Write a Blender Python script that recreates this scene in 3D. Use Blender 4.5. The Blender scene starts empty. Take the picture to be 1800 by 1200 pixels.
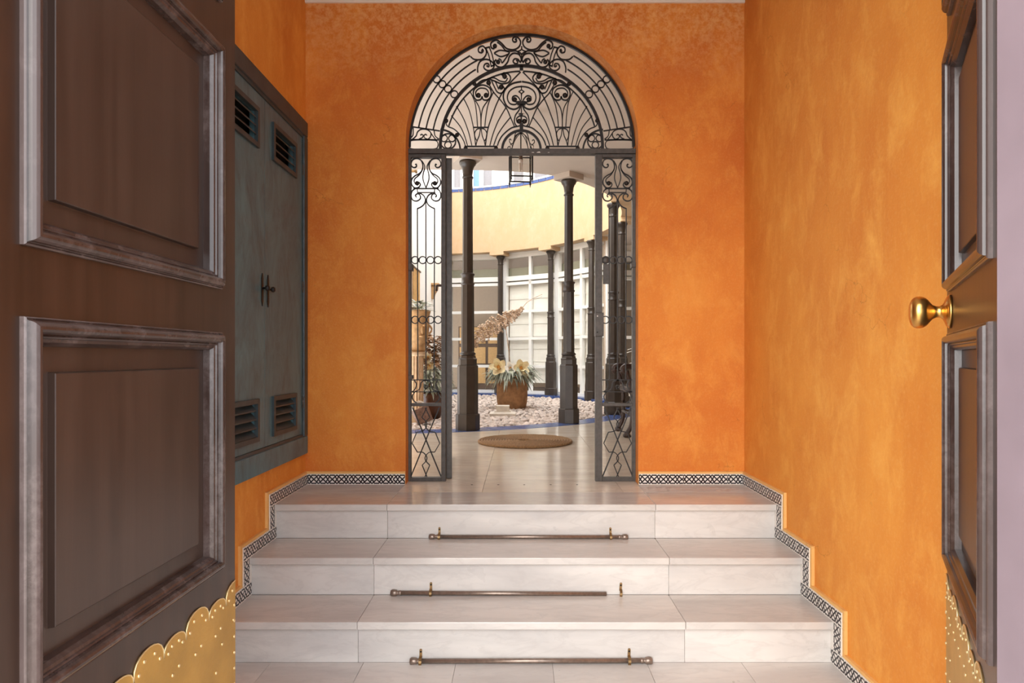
import bpy, bmesh, math, random
from mathutils import Vector, Matrix
random.seed(7)
PI = math.pi
sc = bpy.context.scene
COL = sc.collection

# ------------------------------------------------------------------ camera
CZ = 1.23                      # eye height above the vestibule floor
F = 1150.0                     # focal length in pixels of an 1800 px wide frame
cam_d = bpy.data.cameras.new('camera'); cam = bpy.data.objects.new('camera', cam_d)
COL.objects.link(cam); sc.camera = cam
cam.location = (0, 0, CZ); cam.rotation_euler = (PI/2, 0, 0)
cam_d.sensor_fit = 'HORIZONTAL'; cam_d.sensor_width = 36; cam_d.lens = F/1800*36
cam_d.shift_x = -15/1800; cam_d.shift_y = 28/1800
cam_d.clip_start = .03; cam_d.clip_end = 200

# ------------------------------------------------------------------ sky
w = bpy.data.worlds.new('sky'); sc.world = w; w.use_nodes = True
bg = w.node_tree.nodes['Background']
bg.inputs[0].default_value = (.91, .95, 1.0, 1); bg.inputs[1].default_value = 4.0
# hazy veiled sun, high behind the photographer's left shoulder
sun_d = bpy.data.lights.new('sun', 'SUN'); sun_d.energy = 3.8; sun_d.angle = math.radians(64); sun_d.color = (1, .96, .89)
sun = bpy.data.objects.new('sun', sun_d); COL.objects.link(sun)
sun.rotation_euler = Vector((.50, .80, -.40)).to_track_quat('-Z', 'Y').to_euler()
sc.view_settings.view_transform = 'Standard'; sc.view_settings.look = 'None'
sc.view_settings.gamma = 1; sc.view_settings.use_curve_mapping = False
sc.view_settings.exposure = 0.3

# ------------------------------------------------------------------ material helpers
def nn(nt, typ, **kw):
    n = nt.nodes.new(typ)
    for k, v in kw.items():
        if k.startswith('_'): setattr(n, k[1:], v)
        else:
            key = int(k[1:]) if k[0] == 'i' and k[1:].isdigit() else k.replace('__', ' ')
            if isinstance(v, bpy.types.NodeSocket): nt.links.new(v, n.inputs[key])
            else: n.inputs[key].default_value = v
    return n
def c4(c): return (c[0], c[1], c[2], 1)
def srgb(r, g, b):
    f = lambda v: ((v/255+.055)/1.055)**2.4 if v/255 > .04045 else v/255/12.92
    return (f(r), f(g), f(b))
def new_mat(name):
    m = bpy.data.materials.new(name); m.use_nodes = True
    return m, m.node_tree, m.node_tree.nodes['Principled BSDF']
def mixc(nt, fac, a, b):
    n = nt.nodes.new('ShaderNodeMix'); n.data_type = 'RGBA'
    for s, v in ((n.inputs[0], fac), (n.inputs[6], a), (n.inputs[7], b)):
        if isinstance(v, bpy.types.NodeSocket): nt.links.new(v, s)
        else: s.default_value = c4(v) if isinstance(v, tuple) and len(v) == 3 else v
    return n.outputs[2]
def ramp(nt, fac, p0, p1):
    n = nn(nt, 'ShaderNodeMapRange', _clamp=True); nt.links.new(fac, n.inputs[0])
    n.inputs[1].default_value = p0; n.inputs[2].default_value = p1
    return n.outputs[0]
def coords(nt, scale=(1, 1, 1), rot=(0, 0, 0), obj=False):
    src = nn(nt, 'ShaderNodeTexCoord').outputs['Object'] if obj else nn(nt, 'ShaderNodeNewGeometry').outputs['Position']
    mp = nn(nt, 'ShaderNodeMapping'); nt.links.new(src, mp.inputs[0])
    mp.inputs['Scale'].default_value = scale; mp.inputs['Rotation'].default_value = rot
    return mp.outputs[0]
def noise(nt, vec, scale, detail=4, rough=.55, dist=0):
    n = nn(nt, 'ShaderNodeTexNoise', Scale=scale, Detail=detail, Roughness=rough, Distortion=dist)
    nt.links.new(vec, n.inputs[0]); return n.outputs[0]
def bump(nt, bsdf, h, strength=.2, dist=.01):
    b = nn(nt, 'ShaderNodeBump', Strength=strength, Distance=dist); nt.links.new(h, b.inputs['Height'])
    nt.links.new(b.outputs[0], bsdf.inputs['Normal'])
def plain(name, col, rough=.6, metal=0, var=.15, nscale=20, bmp=.1, bscale=None, spec=.5):
    m, nt, b = new_mat(name)
    v = coords(nt); n = noise(nt, v, nscale)
    dark = tuple(x*(1-var) for x in col); lite = tuple(min(1, x*(1+var)) for x in col)
    nt.links.new(mixc(nt, ramp(nt, n, .3, .7), dark, lite), b.inputs['Base Color'])
    b.inputs['Roughness'].default_value = rough; b.inputs['Metallic'].default_value = metal
    b.inputs['Specular IOR Level'].default_value = spec
    if bmp: bump(nt, b, noise(nt, v, bscale or nscale*4), bmp, .004)
    return m
def plaster(name, lo, mid, hi, pale, stretch=.35, seed=0.0, salt=False):
    m, nt, b = new_mat(name)
    v = coords(nt, (1, 1, stretch)); v2 = coords(nt)
    vs = nn(nt, 'ShaderNodeVectorMath', _operation='ADD'); nt.links.new(v, vs.inputs[0]); vs.inputs[1].default_value = (seed, seed*2, seed)
    a = noise(nt, vs.outputs[0], 2.0, 6, .62, .35); d = noise(nt, vs.outputs[0], 6.5, 8, .74, .35)
    s = noise(nt, coords(nt, (9, 9, 1.6), (.25, 0, 0)), 2.2, 6, .7, .8)
    f = noise(nt, v2, 90, 3, .6)
    c = mixc(nt, ramp(nt, a, .32, .68), lo, mid)
    c = mixc(nt, ramp(nt, d, .48, .85), c, hi)
    sf = nn(nt, 'ShaderNodeMath', _operation='MULTIPLY', i0=ramp(nt, s, .55, .8), i1=.2).outputs[0]
    c = mixc(nt, sf, c, hi)
    g = nn(nt, 'ShaderNodeMath', _operation='MULTIPLY', i0=ramp(nt, f, .5, .8), i1=.14).outputs[0]
    c = mixc(nt, g, c, pale)
    if salt:
        sep = nn(nt, 'ShaderNodeSeparateXYZ'); nt.links.new(nn(nt, 'ShaderNodeNewGeometry').outputs['Position'], sep.inputs[0])
        hgt = ramp(nt, sep.outputs[2], 2.75, 3.2)
        sn = noise(nt, v2, 40, 5, .7)
        k = nn(nt, 'ShaderNodeMath', _operation='MULTIPLY', i0=hgt, i1=ramp(nt, sn, .42, .62)).outputs[0]
        k = nn(nt, 'ShaderNodeMath', _operation='MULTIPLY', i0=k, i1=.5).outputs[0]
        c = mixc(nt, k, c, pale)
    # fine hairline cracks
    vo = nn(nt, 'ShaderNodeTexVoronoi', _feature='DISTANCE_TO_EDGE', Scale=1.3); 
    dv = nn(nt, 'ShaderNodeVectorMath', _operation='ADD'); nt.links.new(v2, dv.inputs[0])
    nv = nn(nt, 'ShaderNodeTexNoise', Scale=6.0, Detail=5.0); nt.links.new(v2, nv.inputs[0]); 
    sv = nn(nt, 'ShaderNodeVectorMath', _operation='SCALE'); nt.links.new(nv.outputs[1], sv.inputs[0]); sv.inputs['Scale'].default_value = .35
    nt.links.new(sv.outputs[0], dv.inputs[1]); nt.links.new(dv.outputs[0], vo.inputs[0])
    cr_ = ramp(nt, vo.outputs[0], .0035, 0.0)
    cm = nn(nt, 'ShaderNodeMath', _operation='MULTIPLY', i0=cr_, i1=ramp(nt, noise(nt, v2, 1.7), .52, .62)).outputs[0]
    cm = nn(nt, 'ShaderNodeMath', _operation='MULTIPLY', i0=cm, i1=.45).outputs[0]
    c = mixc(nt, cm, c, tuple(x*.45 for x in lo))
    nt.links.new(c, b.inputs['Base Color'])
    b.inputs['Roughness'].default_value = .72; b.inputs['Specular IOR Level'].default_value = .25
    hh = nn(nt, 'ShaderNodeMath', _operation='ADD', i0=d, i1=f).outputs[0]
    bump(nt, b, hh, .22, .006)
    return m
def marble(name, lo, hi, rough=.28, vein=(.42, .38, .36), rot=.6, sc_=1.0):
    m, nt, b = new_mat(name)
    v = coords(nt, (1*sc_, 3.2*sc_, 3.2*sc_), (.2, rot, rot))
    oi = nn(nt, 'ShaderNodeObjectInfo')
    vs = nn(nt, 'ShaderNodeVectorMath', _operation='ADD'); nt.links.new(v, vs.inputs[0])
    sr = nn(nt, 'ShaderNodeVectorMath', _operation='SCALE'); sr.inputs[0].default_value = (7, 5, 3); nt.links.new(oi.outputs['Random'], sr.inputs['Scale'])
    nt.links.new(sr.outputs[0], vs.inputs[1]); v = vs.outputs[0]
    a = noise(nt, v, 1.6, 6, .6, .5); d = noise(nt, v, 4, 6, .6, .6)
    c = mixc(nt, ramp(nt, a, .3, .7), lo, hi)
    vn = nn(nt, 'ShaderNodeMath', _operation='SUBTRACT', i0=d, i1=.5).outputs[0]
    va = nn(nt, 'ShaderNodeMath', _operation='ABSOLUTE', i0=vn).outputs[0]
    vf = nn(nt, 'ShaderNodeMath', _operation='MULTIPLY', i0=ramp(nt, va, .045, 0), i1=.22).outputs[0]
    c = mixc(nt, vf, c, vein)
    tint = nn(nt, 'ShaderNodeHueSaturation'); nt.links.new(c, tint.inputs['Color'])
    nt.links.new(nn(nt, 'ShaderNodeMapRange', i0=oi.outputs['Random'], i3=.94, i4=1.05).outputs[0], tint.inputs['Value'])
    nt.links.new(tint.outputs[0], b.inputs['Base Color'])
    nt.links.new(nn(nt, 'ShaderNodeMapRange', i0=noise(nt, coords(nt), 8), i3=rough*.8, i4=rough*1.35).outputs[0], b.inputs['Roughness'])
    return m
def wood(name, lo, hi, rough=.35, wear=None, wearamt=.0, ax=2, wearscale=7):
    m, nt, b = new_mat(name)
    s = [26, 26, 26]; s[ax] = 1.2
    v = coords(nt, tuple(s), obj=True)
    a = noise(nt, v, 1.0, 5, .6, .3); big = noise(nt, coords(nt, obj=True), 3, 4)
    c = mixc(nt, ramp(nt, a, .3, .7), lo, hi)
    c = mixc(nt, nn(nt, 'ShaderNodeMath', _operation='MULTIPLY', i0=ramp(nt, big, .45, .75), i1=.4).outputs[0], c, tuple(x*1.5 for x in hi))
    if wear:
        geo = nn(nt, 'ShaderNodeNewGeometry')
        p = ramp(nt, geo.outputs['Pointiness'], .56, .66)
        n1 = ramp(nt, noise(nt, coords(nt, (1, 1, .4), obj=True), wearscale, 6, .7), .48, .75)
        n2 = ramp(nt, noise(nt, coords(nt, obj=True), 60, 4, .7), .3, .6)
        k = nn(nt, 'ShaderNodeMath', _operation='MULTIPLY', i0=n1, i1=n2).outputs[0]
        k2 = nn(nt, 'ShaderNodeMath', _operation='ADD', i0=nn(nt, 'ShaderNodeMath', _operation='MULTIPLY', i0=k, i1=wearamt*.6).outputs[0],
                i1=nn(nt, 'ShaderNodeMath', _operation='MULTIPLY', i0=p, i1=.18).outputs[0], _use_clamp=True).outputs[0]
        c = mixc(nt, k2, c, wear)
        # small ochre chips where the varnish has flaked off
        ch = ramp(nt, noise(nt, coords(nt, (1, 1, .5), obj=True), 48, 4, .6), .755, .765)
        c = mixc(nt, ch, c, srgb(205, 165, 105))
    nt.links.new(c, b.inputs['Base Color'])
    b.inputs['Roughness'].default_value = rough
    bump(nt, b, a, .12, .002)
    return m

M = {}
M['plaster'] = plaster('orange_plaster', srgb(208, 125, 49), srgb(229, 153, 65), srgb(242, 177, 86), srgb(243, 202, 132), .55)
M['plaster_back'] = plaster('terracotta_orange_plaster', srgb(200, 109, 42), srgb(222, 138, 57), srgb(234, 161, 75), srgb(240, 194, 134), .7, 3.1, True)
M['ledge'] = plaster('pale_orange_plaster', srgb(222, 166, 96), srgb(230, 182, 112), srgb(238, 196, 130), srgb(242, 212, 160))
M['white'] = plain('white_plaster', srgb(236, 230, 220), .8, var=.03, nscale=6, bmp=.05)
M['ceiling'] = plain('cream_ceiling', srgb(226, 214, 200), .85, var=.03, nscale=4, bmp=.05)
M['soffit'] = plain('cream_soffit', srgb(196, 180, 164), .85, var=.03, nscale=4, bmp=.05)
M['facade'] = plain('street_plaster', srgb(205, 190, 172), .85, var=.05)
M['street'] = plain('street_paving', srgb(205, 196, 184), .8, var=.1)
M['yellow'] = plaster('yellow_limewash', srgb(206, 172, 132), srgb(212, 180, 142), srgb(218, 190, 158), srgb(226, 204, 178), .6, 1.7)
M['marble'] = marble('white_marble', srgb(190, 184, 180), srgb(216, 210, 204))
M['marble_polished'] = marble('polished_white_marble', srgb(188, 181, 176), srgb(214, 207, 200), .15)
M['marble_floor'] = marble('beige_marble', srgb(208, 194, 177), srgb(232, 220, 204), .13, sc_=.7)
M['joint'] = plain('dark_grout', srgb(120, 104, 92), .9)
M['wood'] = wood('dark_varnished_wood', srgb(38, 24, 18), srgb(58, 38, 29), .32)
M['wood_panel'] = wood('dark_panel_wood', srgb(45, 32, 27), srgb(61, 45, 38), .34)
M['wood_worn'] = wood('worn_moulding_wood', srgb(40, 28, 24), srgb(64, 47, 42), .24, srgb(168, 150, 146), .5)
M['jamb'] = plain('mauve_sheen_tint', srgb(124, 109, 115), .4, var=.2, nscale=2.5)  # mauve base colour stands in for the sheen on dark glossy wood
M['brass'] = plain('polished_brass', srgb(226, 176, 100), .3, 1, .06, 12, .03)
M['brass_plate'] = plain('hammered_brass', srgb(196, 156, 84), .48, .75, .14, 7, .15, 120)
M['brass_stud'] = plain('bright_brass', srgb(236, 212, 160), .3, .8, .05)
M['old_brass'] = plain('aged_brass', srgb(140, 112, 76), .4, .8, .25, 60)
M['rod'] = plain('brown_steel', srgb(138, 120, 108), .3, .6, .2, 60)
M['iron'] = plain('wrought_iron', srgb(74, 68, 63), .5, .15, .25, 40, .25, 150)
M['iron_dark'] = plain('black_iron', srgb(30, 25, 23), .5, .2, .2, 40)
M['column'] = plain('dark_column_paint', srgb(62, 53, 46), .32, .1, .15, 12, .06)
def teal():
    m, nt, b = new_mat('teal_brushed_paint')
    v = coords(nt, (1, 1, .45), (.5, 0, 0))
    a = noise(nt, v, 5, 6, .7, 1.5); d = noise(nt, coords(nt, (1, 1, .3), (.4, 0, 0)), 26, 5, .7, 1.0)
    c = mixc(nt, ramp(nt, a, .3, .65), srgb(64, 84, 92), srgb(88, 124, 134))
    c = mixc(nt, nn(nt, 'ShaderNodeMath', _operation='MULTIPLY', i0=ramp(nt, d, .5, .75), i1=.5).outputs[0], c, srgb(66, 60, 58))
    nt.links.new(c, b.inputs['Base Color']); b.inputs['Roughness'].default_value = .42
    bump(nt, b, d, .1, .003); return m
M['teal'] = teal()
M['teal_dark'] = plain('dark_teal_frame_paint', srgb(54, 64, 68), .45, 0, .25, 14)
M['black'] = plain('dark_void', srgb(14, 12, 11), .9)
TH_, TU_ = .0625, .0524
def border_tile():
    m, nt, b = new_mat('interlaced_tile_glaze')
    uv = nn(nt, 'ShaderNodeUVMap'); sep = nn(nt, 'ShaderNodeSeparateXYZ'); nt.links.new(uv.outputs[0], sep.inputs[0])
    U, V = sep.outputs[0], sep.outputs[1]
    def mth(op, a, bb=0, **k): return nn(nt, 'ShaderNodeMath', _operation=op, i0=a, i1=bb, **k).outputs[0]
    best = None
    for ph, amp, lim in ((0, .62, .37), (1, .62, .37), (.5, .40, .37), (1.5, .40, .37)):
        t = mth('ADD', U, ph)
        p = nn(nt, 'ShaderNodeMath', _operation='PINGPONG', i0=t, i1=1.0).outputs[0]      # 0..1..0, period 2
        f = mth('MULTIPLY', mth('SUBTRACT', p, .5), 2*amp)
        f = mth('MINIMUM', mth('MAXIMUM', f, -lim), lim)
        d = mth('ABSOLUTE', mth('SUBTRACT', mth('SUBTRACT', V, .5), f))
        slope = nn(nt, 'ShaderNodeMath', _operation='COMPARE', i0=mth('ABSOLUTE', f), i1=lim, i2=.002).outputs[0]      # 1 on the flat tops
        kf = 1/math.sqrt(1+(2*amp*TH_/TU_)**2)
        d = mth('MULTIPLY', d, mth('ADD', mth('MULTIPLY', slope, 1-kf), kf))
        best = d if best is None else mth('MINIMUM', best, d)
    k = ramp(nt, best, .070, .050)
    c = mixc(nt, k, srgb(226, 220, 212), srgb(32, 26, 34))
    nt.links.new(c, b.inputs['Base Color']); b.inputs['Roughness'].default_value = .2
    return m
M['tile'] = border_tile()
M['blue'] = plain('cobalt_tile_glaze', srgb(70, 92, 146), .25, 0, .25, 9, 0)
M['stone'] = plain('pale_pink_stone', srgb(208, 192, 180), .85, 0, .38, 11, .3, 60)
M['gravel_base'] = plain('gravel_earth', srgb(84, 72, 64), .95, 0, .3, 30)
M['frame'] = plain('white_window_paint', srgb(244, 242, 236), .45, 0, .02, 5, 0)
def glass():
    m, nt, b = new_mat('window_glass'); nt.nodes.remove(b)
    out = nt.nodes['Material Output']
    tr = nn(nt, 'ShaderNodeBsdfTransparent', Color=(.985, .99, .985, 1)); gl = nn(nt, 'ShaderNodeBsdfGlossy', Roughness=.02)
    lw = nn(nt, 'ShaderNodeLayerWeight', Blend=.5); mx = nn(nt, 'ShaderNodeMixShader')
    p5 = nn(nt, 'ShaderNodeMath', _operation='POWER', i0=lw.outputs['Facing'], i1=5.0).outputs[0]
    fr = nn(nt, 'ShaderNodeMath', _operation='MULTIPLY_ADD', i0=p5, i1=.5, i2=.04)
    nt.links.new(fr.outputs[0], mx.inputs[0]); nt.links.new(tr.outputs[0], mx.inputs[1]); nt.links.new(gl.outputs[0], mx.inputs[2])
    nt.links.new(mx.outputs[0], out.inputs[0]); return m
M['glass'] = glass()
M['blind'] = plain('white_roman_blind', srgb(250, 244, 234), .9, 0, .05, 4, .1, 30)
M['pelmet'] = plain('grey_green_board', srgb(150, 146, 124), .8, 0, .03)
M['room'] = plain('taupe_room_wall', srgb(206, 186, 164), .85, 0, .03)
M['ochre'] = plain('ochre_wood', srgb(222, 178, 116), .6, 0, .12, 30)
M['brown'] = plain('brown_room_wood', srgb(98, 72, 52), .5, 0, .15, 12)
M['jute'] = plain('braided_jute', srgb(138, 106, 72), .95, 0, .35, 90, .5, 220)
M['terracotta'] = plain('weathered_terracotta', srgb(166, 122, 82), .85, 0, .3, 14, .35, 40)
M['terracotta_pale'] = plain('ochre_terracotta', srgb(184, 144, 98), .85, 0, .25, 18, .3, 50)
M['glaze'] = plain('brown_glazed_clay', srgb(84, 48, 28), .25, 0, .2, 8)
M['lime'] = plain('pale_limestone', srgb(214, 202, 186), .8, 0, .1, 14, .2, 50)
M['fluted'] = plain('limed_carved_wood', srgb(206, 172, 134), .7, 0, .15, 25, .2)
M['leaf'] = plain('silvery_sage_leaf', srgb(168, 172, 152), .6, 0, .6, 12, 0)
M['leaf_brown'] = plain('dried_brown_leaf', srgb(150, 112, 76), .8, 0, .4, 20, 0)
M['petal'] = plain('peach_petal', srgb(253, 226, 184), .6, 0, .2, 14, 0)
M['petal_core'] = plain('orange_flower_heart', srgb(228, 164, 88), .6, 0, .2, 20, 0)
M['petal_white'] = plain('cream_petal', srgb(253, 246, 236), .6, 0, .06, 12, 0)
M['dry'] = plain('dried_seed_pod', srgb(206, 178, 150), .8, 0, .4, 30, .2)
M['bulb'] = plain('milky_lamp_tube', srgb(226, 214, 204), .3, 0, .02)
M['concrete'] = plain('carved_brown_stone', srgb(126, 98, 84), .9, 0, .45, 40, .5, 70)

# ------------------------------------------------------------------ mesh helpers
WL = {}
class MB:
    def __init__(s): s.v = []; s.f = []; s.uv = []; s.sm = []
    def add(s, vs, fs, smooth=False, uvs=None):
        o = len(s.v); s.v += [tuple(p) for p in vs]
        for i, f in enumerate(fs):
            s.f.append([o+k for k in f]); s.sm.append(smooth); s.uv.append(uvs[i] if uvs else None)
        return s
    def box(s, x0, x1, y0, y1, z0, z1):
        v = [(x0,y0,z0),(x1,y0,z0),(x1,y1,z0),(x0,y1,z0),(x0,y0,z1),(x1,y0,z1),(x1,y1,z1),(x0,y1,z1)]
        return s.add(v, [(0,3,2,1),(4,5,6,7),(0,1,5,4),(1,2,6,5),(2,3,7,6),(3,0,4,7)])
    def prism(s, poly, fn, a, b):
        """extrude a 2-D polygon: fn(u, v, t) -> point"""
        n = len(poly); vs = [fn(u, v, a) for u, v in poly]+[fn(u, v, b) for u, v in poly]
        fs = [tuple(range(n))[::-1], tuple(range(n, 2*n))]+[(i, (i+1) % n, n+(i+1) % n, n+i) for i in range(n)]
        return s.add(vs, fs)
    def lathe(s, prof, n=16, c=(0, 0, 0), smooth=True, a0=0.0, sx=1, sy=1, mtx=None):
        vs = []; fs = []
        for r, z in prof:
            for k in range(n):
                a = a0+2*PI*k/n; p = Vector((r*sx*math.cos(a), r*sy*math.sin(a), z))
                if mtx: p = mtx @ p
                vs.append((p.x+c[0], p.y+c[1], p.z+c[2]))
        for i in range(len(prof)-1):
            for k in range(n):
                fs.append((i*n+k, i*n+(k+1) % n, (i+1)*n+(k+1) % n, (i+1)*n+k))
        fs.append(tuple(range(n))[::-1]); fs.append(tuple((len(prof)-1)*n+k for k in range(n)))
        return s.add(vs, fs, smooth)
    def tube(s, pts, r, n=6, smooth=True, closed=False, r1=None):
        pts = [Vector(p) for p in pts]; m = len(pts); vs = []; fs = []
        up = Vector((0, 0, 1))
        for i, p in enumerate(pts):
            t = (pts[min(i+1, m-1)]-pts[max(i-1, 0)])
            if closed: t = pts[(i+1) % m]-pts[i-1]
            t.normalize()
            u = t.cross(up)
            if u.length < 1e-3: u = t.cross(Vector((1, 0, 0)))
            u.normalize(); q = t.cross(u).normalized()
            rr = r if r1 is None else r+(r1-r)*i/(m-1)
            for k in range(n):
                a = 2*PI*k/n; vs.append(p+u*rr*math.cos(a)+q*rr*math.sin(a))
        for i in range(m if closed else m-1):
            j = (i+1) % m
            for k in range(n): fs.append((i*n+k, i*n+(k+1) % n, j*n+(k+1) % n, j*n+k))
        if not closed: fs += [tuple(range(n))[::-1], tuple((m-1)*n+k for k in range(n))]
        return s.add(vs, fs, smooth)
    def strip(s, pts, wd, y0, y1, closed=False, y=None):
        """flat bar swept along (x, z) points in a vertical plane"""
        m = len(pts); vs = []; fs = []
        for i in range(m):
            a = pts[i-1] if (i or closed) else pts[i]; b = pts[(i+1) % m] if (i < m-1 or closed) else pts[i]
            dx, dz = b[0]-a[0], b[1]-a[1]; l = math.hypot(dx, dz) or 1
            nx, nz = -dz/l*wd/2, dx/l*wd/2
            x, z = pts[i]
            vs += [(x+nx, y0, z+nz), (x-nx, y0, z-nz), (x-nx, y1, z-nz), (x+nx, y1, z+nz)]
        for i in range(m if closed else m-1):
            j = (i+1) % m
            for k in range(4): fs.append((i*4+k, j*4+k, j*4+(k+1) % 4, i*4+(k+1) % 4))
        if not closed: fs += [(0, 1, 2, 3), ((m-1)*4+3, (m-1)*4+2, (m-1)*4+1, (m-1)*4)]
        return s.add(vs, fs)
    def mesh(s, name, off=(0, 0, 0)):
        me = bpy.data.meshes.new(name)
        me.from_pydata([(v[0]-off[0], v[1]-off[1], v[2]-off[2]) for v in s.v], [], s.f)
        if any(s.uv):
            l = me.uv_layers.new(name='UVMap'); k = 0
            for fi, f in enumerate(s.f):
                for j in range(len(f)):
                    if s.uv[fi]: l.data[k].uv = s.uv[fi][j]
                    k += 1
        for p, q in zip(me.polygons, s.sm): p.use_smooth = q
        bm = bmesh.new(); bm.from_mesh(me); bmesh.ops.recalc_face_normals(bm, faces=bm.faces); bm.to_mesh(me); bm.free()
        return me
    def build(s, name, mat, parent=None, bevel=0, recenter=False):
        off = WL.get(parent, (0, 0, 0)) if parent else (0, 0, 0)
        me = s.mesh(name, off); o = bpy.data.objects.new(name, me); COL.objects.link(o)
        me.materials.append(M[mat] if isinstance(mat, str) else mat)
        if parent: o.parent = parent; WL[o] = off
        if bevel:
            b = o.modifiers.new('bevel', 'BEVEL'); b.width = bevel; b.segments = 2; b.limit_method = 'ANGLE'
        return o
def box(name, mat, b, parent=None, bevel=0): return MB().box(*b).build(name, mat, parent, bevel)
def tag(o, label=None, cat=None, group=None, kind=None):
    if label: o['label'] = label
    if cat: o['category'] = cat
    if group: o['group'] = group
    if kind: o['kind'] = kind
    return o
def thing(name, label, cat, loc=(0, 0, 0), rz=0, group=None, local=False):
    o = bpy.data.objects.new(name, None); COL.objects.link(o); o.location = loc; o.rotation_euler = (0, 0, rz)
    o.empty_display_size = .1
    WL[o] = (0, 0, 0) if local else tuple(loc)
    return tag(o, label, cat, group)
def struct(name, label=None, loc=(0, 0, 0)):
    o = bpy.data.objects.new(name, None); COL.objects.link(o); o.location = loc; WL[o] = tuple(loc)
    return tag(o, label, None, None, 'structure')
def cr(P, n=6, closed=False):
    """Catmull-Rom through 2-D / 3-D points"""
    m = len(P); out = []
    rng = range(m) if closed else range(m-1)
    for i in rng:
        if closed: a, b, c, d = P[i-1], P[i], P[(i+1) % m], P[(i+2) % m]
        else: a, b, c, d = P[max(i-1, 0)], P[i], P[i+1], P[min(i+2, m-1)]
        for k in range(n):
            t = k/n; t2 = t*t; t3 = t2*t
            out.append(tuple(.5*(2*b[j]+(c[j]-a[j])*t+(2*a[j]-5*b[j]+4*c[j]-d[j])*t2+(3*b[j]-a[j]-3*c[j]+d[j])*t3) for j in range(len(b))))
    if not closed: out.append(tuple(P[-1]))
    return out
def at(px, py, d): return ((px-915)*d/F, d, CZ+(628-py)*d/F)

# ================================================================== VESTIBULE
XL, XR = -1.22, 1.27
YB, YB2 = 3.713, 3.862            # arched wall
ZT = 3.25                        # ceiling
ZL = .51                         # landing level
N1, N2, N3 = 3.203, 2.905, 2.62  # nosing fronts
AX, AR, AZ = .008, .66, 2.459    # arch centre, radius, spring

wl = MB()   # left wall has a niche for the cupboard
CY0, CY1, CZ0, CZ1 = 2.51, 3.69, .69, 2.55
for b in ((XL-.2, XL, 1.0, CY0, 0, ZT), (XL-.2, XL, CY1, YB2, 0, ZT), (XL-.2, XL, CY0, CY1, 0, CZ0), (XL-.2, XL, CY0, CY1, CZ1, ZT), (XL-.2, XL-.1, CY0, CY1, CZ0, CZ1)):
    wl.box(*b)
tag(wl.build('wall_left', 'plaster'), 'orange limewashed wall holding the teal cupboard', kind='structure')
tag(box('wall_right', 'plaster', (XR, XR+.2, 1.0, YB2, 0, ZT)), 'orange limewashed wall beside the open right door', kind='structure')
wb = MB()
wb.box(XL, AX-AR, YB, YB2, 0, ZT); wb.box(AX+AR, XR, YB, YB2, 0, ZT)
n = 48
for i in range(n):
    a0, a1 = PI-PI*i/n, PI-PI*(i+1)/n
    p0 = (AX+AR*math.cos(a0), AZ+AR*math.sin(a0)); p1 = (AX+AR*math.cos(a1), AZ+AR*math.sin(a1))
    wb.prism([p0, p1, (p1[0], ZT), (p0[0], ZT)], lambda u, v, t: (u, t, v), YB, YB2)
tag(wb.build('wall_back', 'plaster_back'), 'terracotta orange wall with the arched opening', kind='structure')
tag(box('ceiling', 'ceiling', (XL-.2, XR+.2, .6, YB2, ZT, ZT+.2)), 'cream ceiling over the vestibule', kind='structure')
cv = MB().box(XL, XR, YB-.012, YB, ZT-.012, ZT).build('trim_1', 'white'); tag(cv, 'white edge between the back wall and ceiling', kind='structure')

# front wall of the house with the doorway, street outside
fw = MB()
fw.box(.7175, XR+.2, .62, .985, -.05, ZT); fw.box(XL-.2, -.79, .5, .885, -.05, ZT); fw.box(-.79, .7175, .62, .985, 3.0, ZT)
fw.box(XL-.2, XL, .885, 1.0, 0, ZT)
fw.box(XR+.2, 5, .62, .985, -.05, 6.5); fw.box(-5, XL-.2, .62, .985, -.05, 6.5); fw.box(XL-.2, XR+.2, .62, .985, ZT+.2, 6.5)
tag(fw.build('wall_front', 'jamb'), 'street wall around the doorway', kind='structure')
tag(box('ground', 'street', (-9, 9, -9, .62, -.12, -.05)), 'street paving outside the doorway', kind='structure')

# vestibule floor slabs
fl = struct('floor', 'vestibule floor of pale marble slabs')
box('subfloor', 'joint', (XL, XR, .62, 3.7, -.06, -.004), fl)
xs = [XL, -1.007, -.633, -.26, .128, .509, .89, XR]; ys = [.62, 1.10, 1.86, 2.64]
for i in range(len(xs)-1):
    for j in range(3):
        box('slab', 'marble', (xs[i]+.0008, xs[i+1]-.0008, ys[j]+.0008, ys[j+1]-.0008, -.03, 0), fl)

# stairs: each tread and riser is its own slab
st = struct('staircase', 'three white marble steps up to the patio gate')
box('stair_core', 'joint', (XL, XR, N1+.05, 3.7, -.03, ZL-.035), st)
box('stair_core', 'joint', (XL, XR, N2+.05, N1+.06, -.03, .34-.035), st)
box('stair_core', 'joint', (XL, XR, N3+.05, N2+.06, -.03, .17-.035), st)
jx = [XL, -.655, .662, XR]
for yf, yb, z, zb in ((N1, 3.50, ZL, .34), (N2, N1+.02, .34, .17), (N3, N2+.02, .17, 0.0)):
    for i in range(3):
        a, b = jx[i]+.0006, jx[i+1]-.0006
        box('tread', 'marble_polished', (a, b, yf, yb-.0006, z-.031, z), st, .003)
        box('riser', 'marble', (a, b, yf+.020, yf+.045, zb+.0004, z-.0315), st, .0006)

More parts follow.
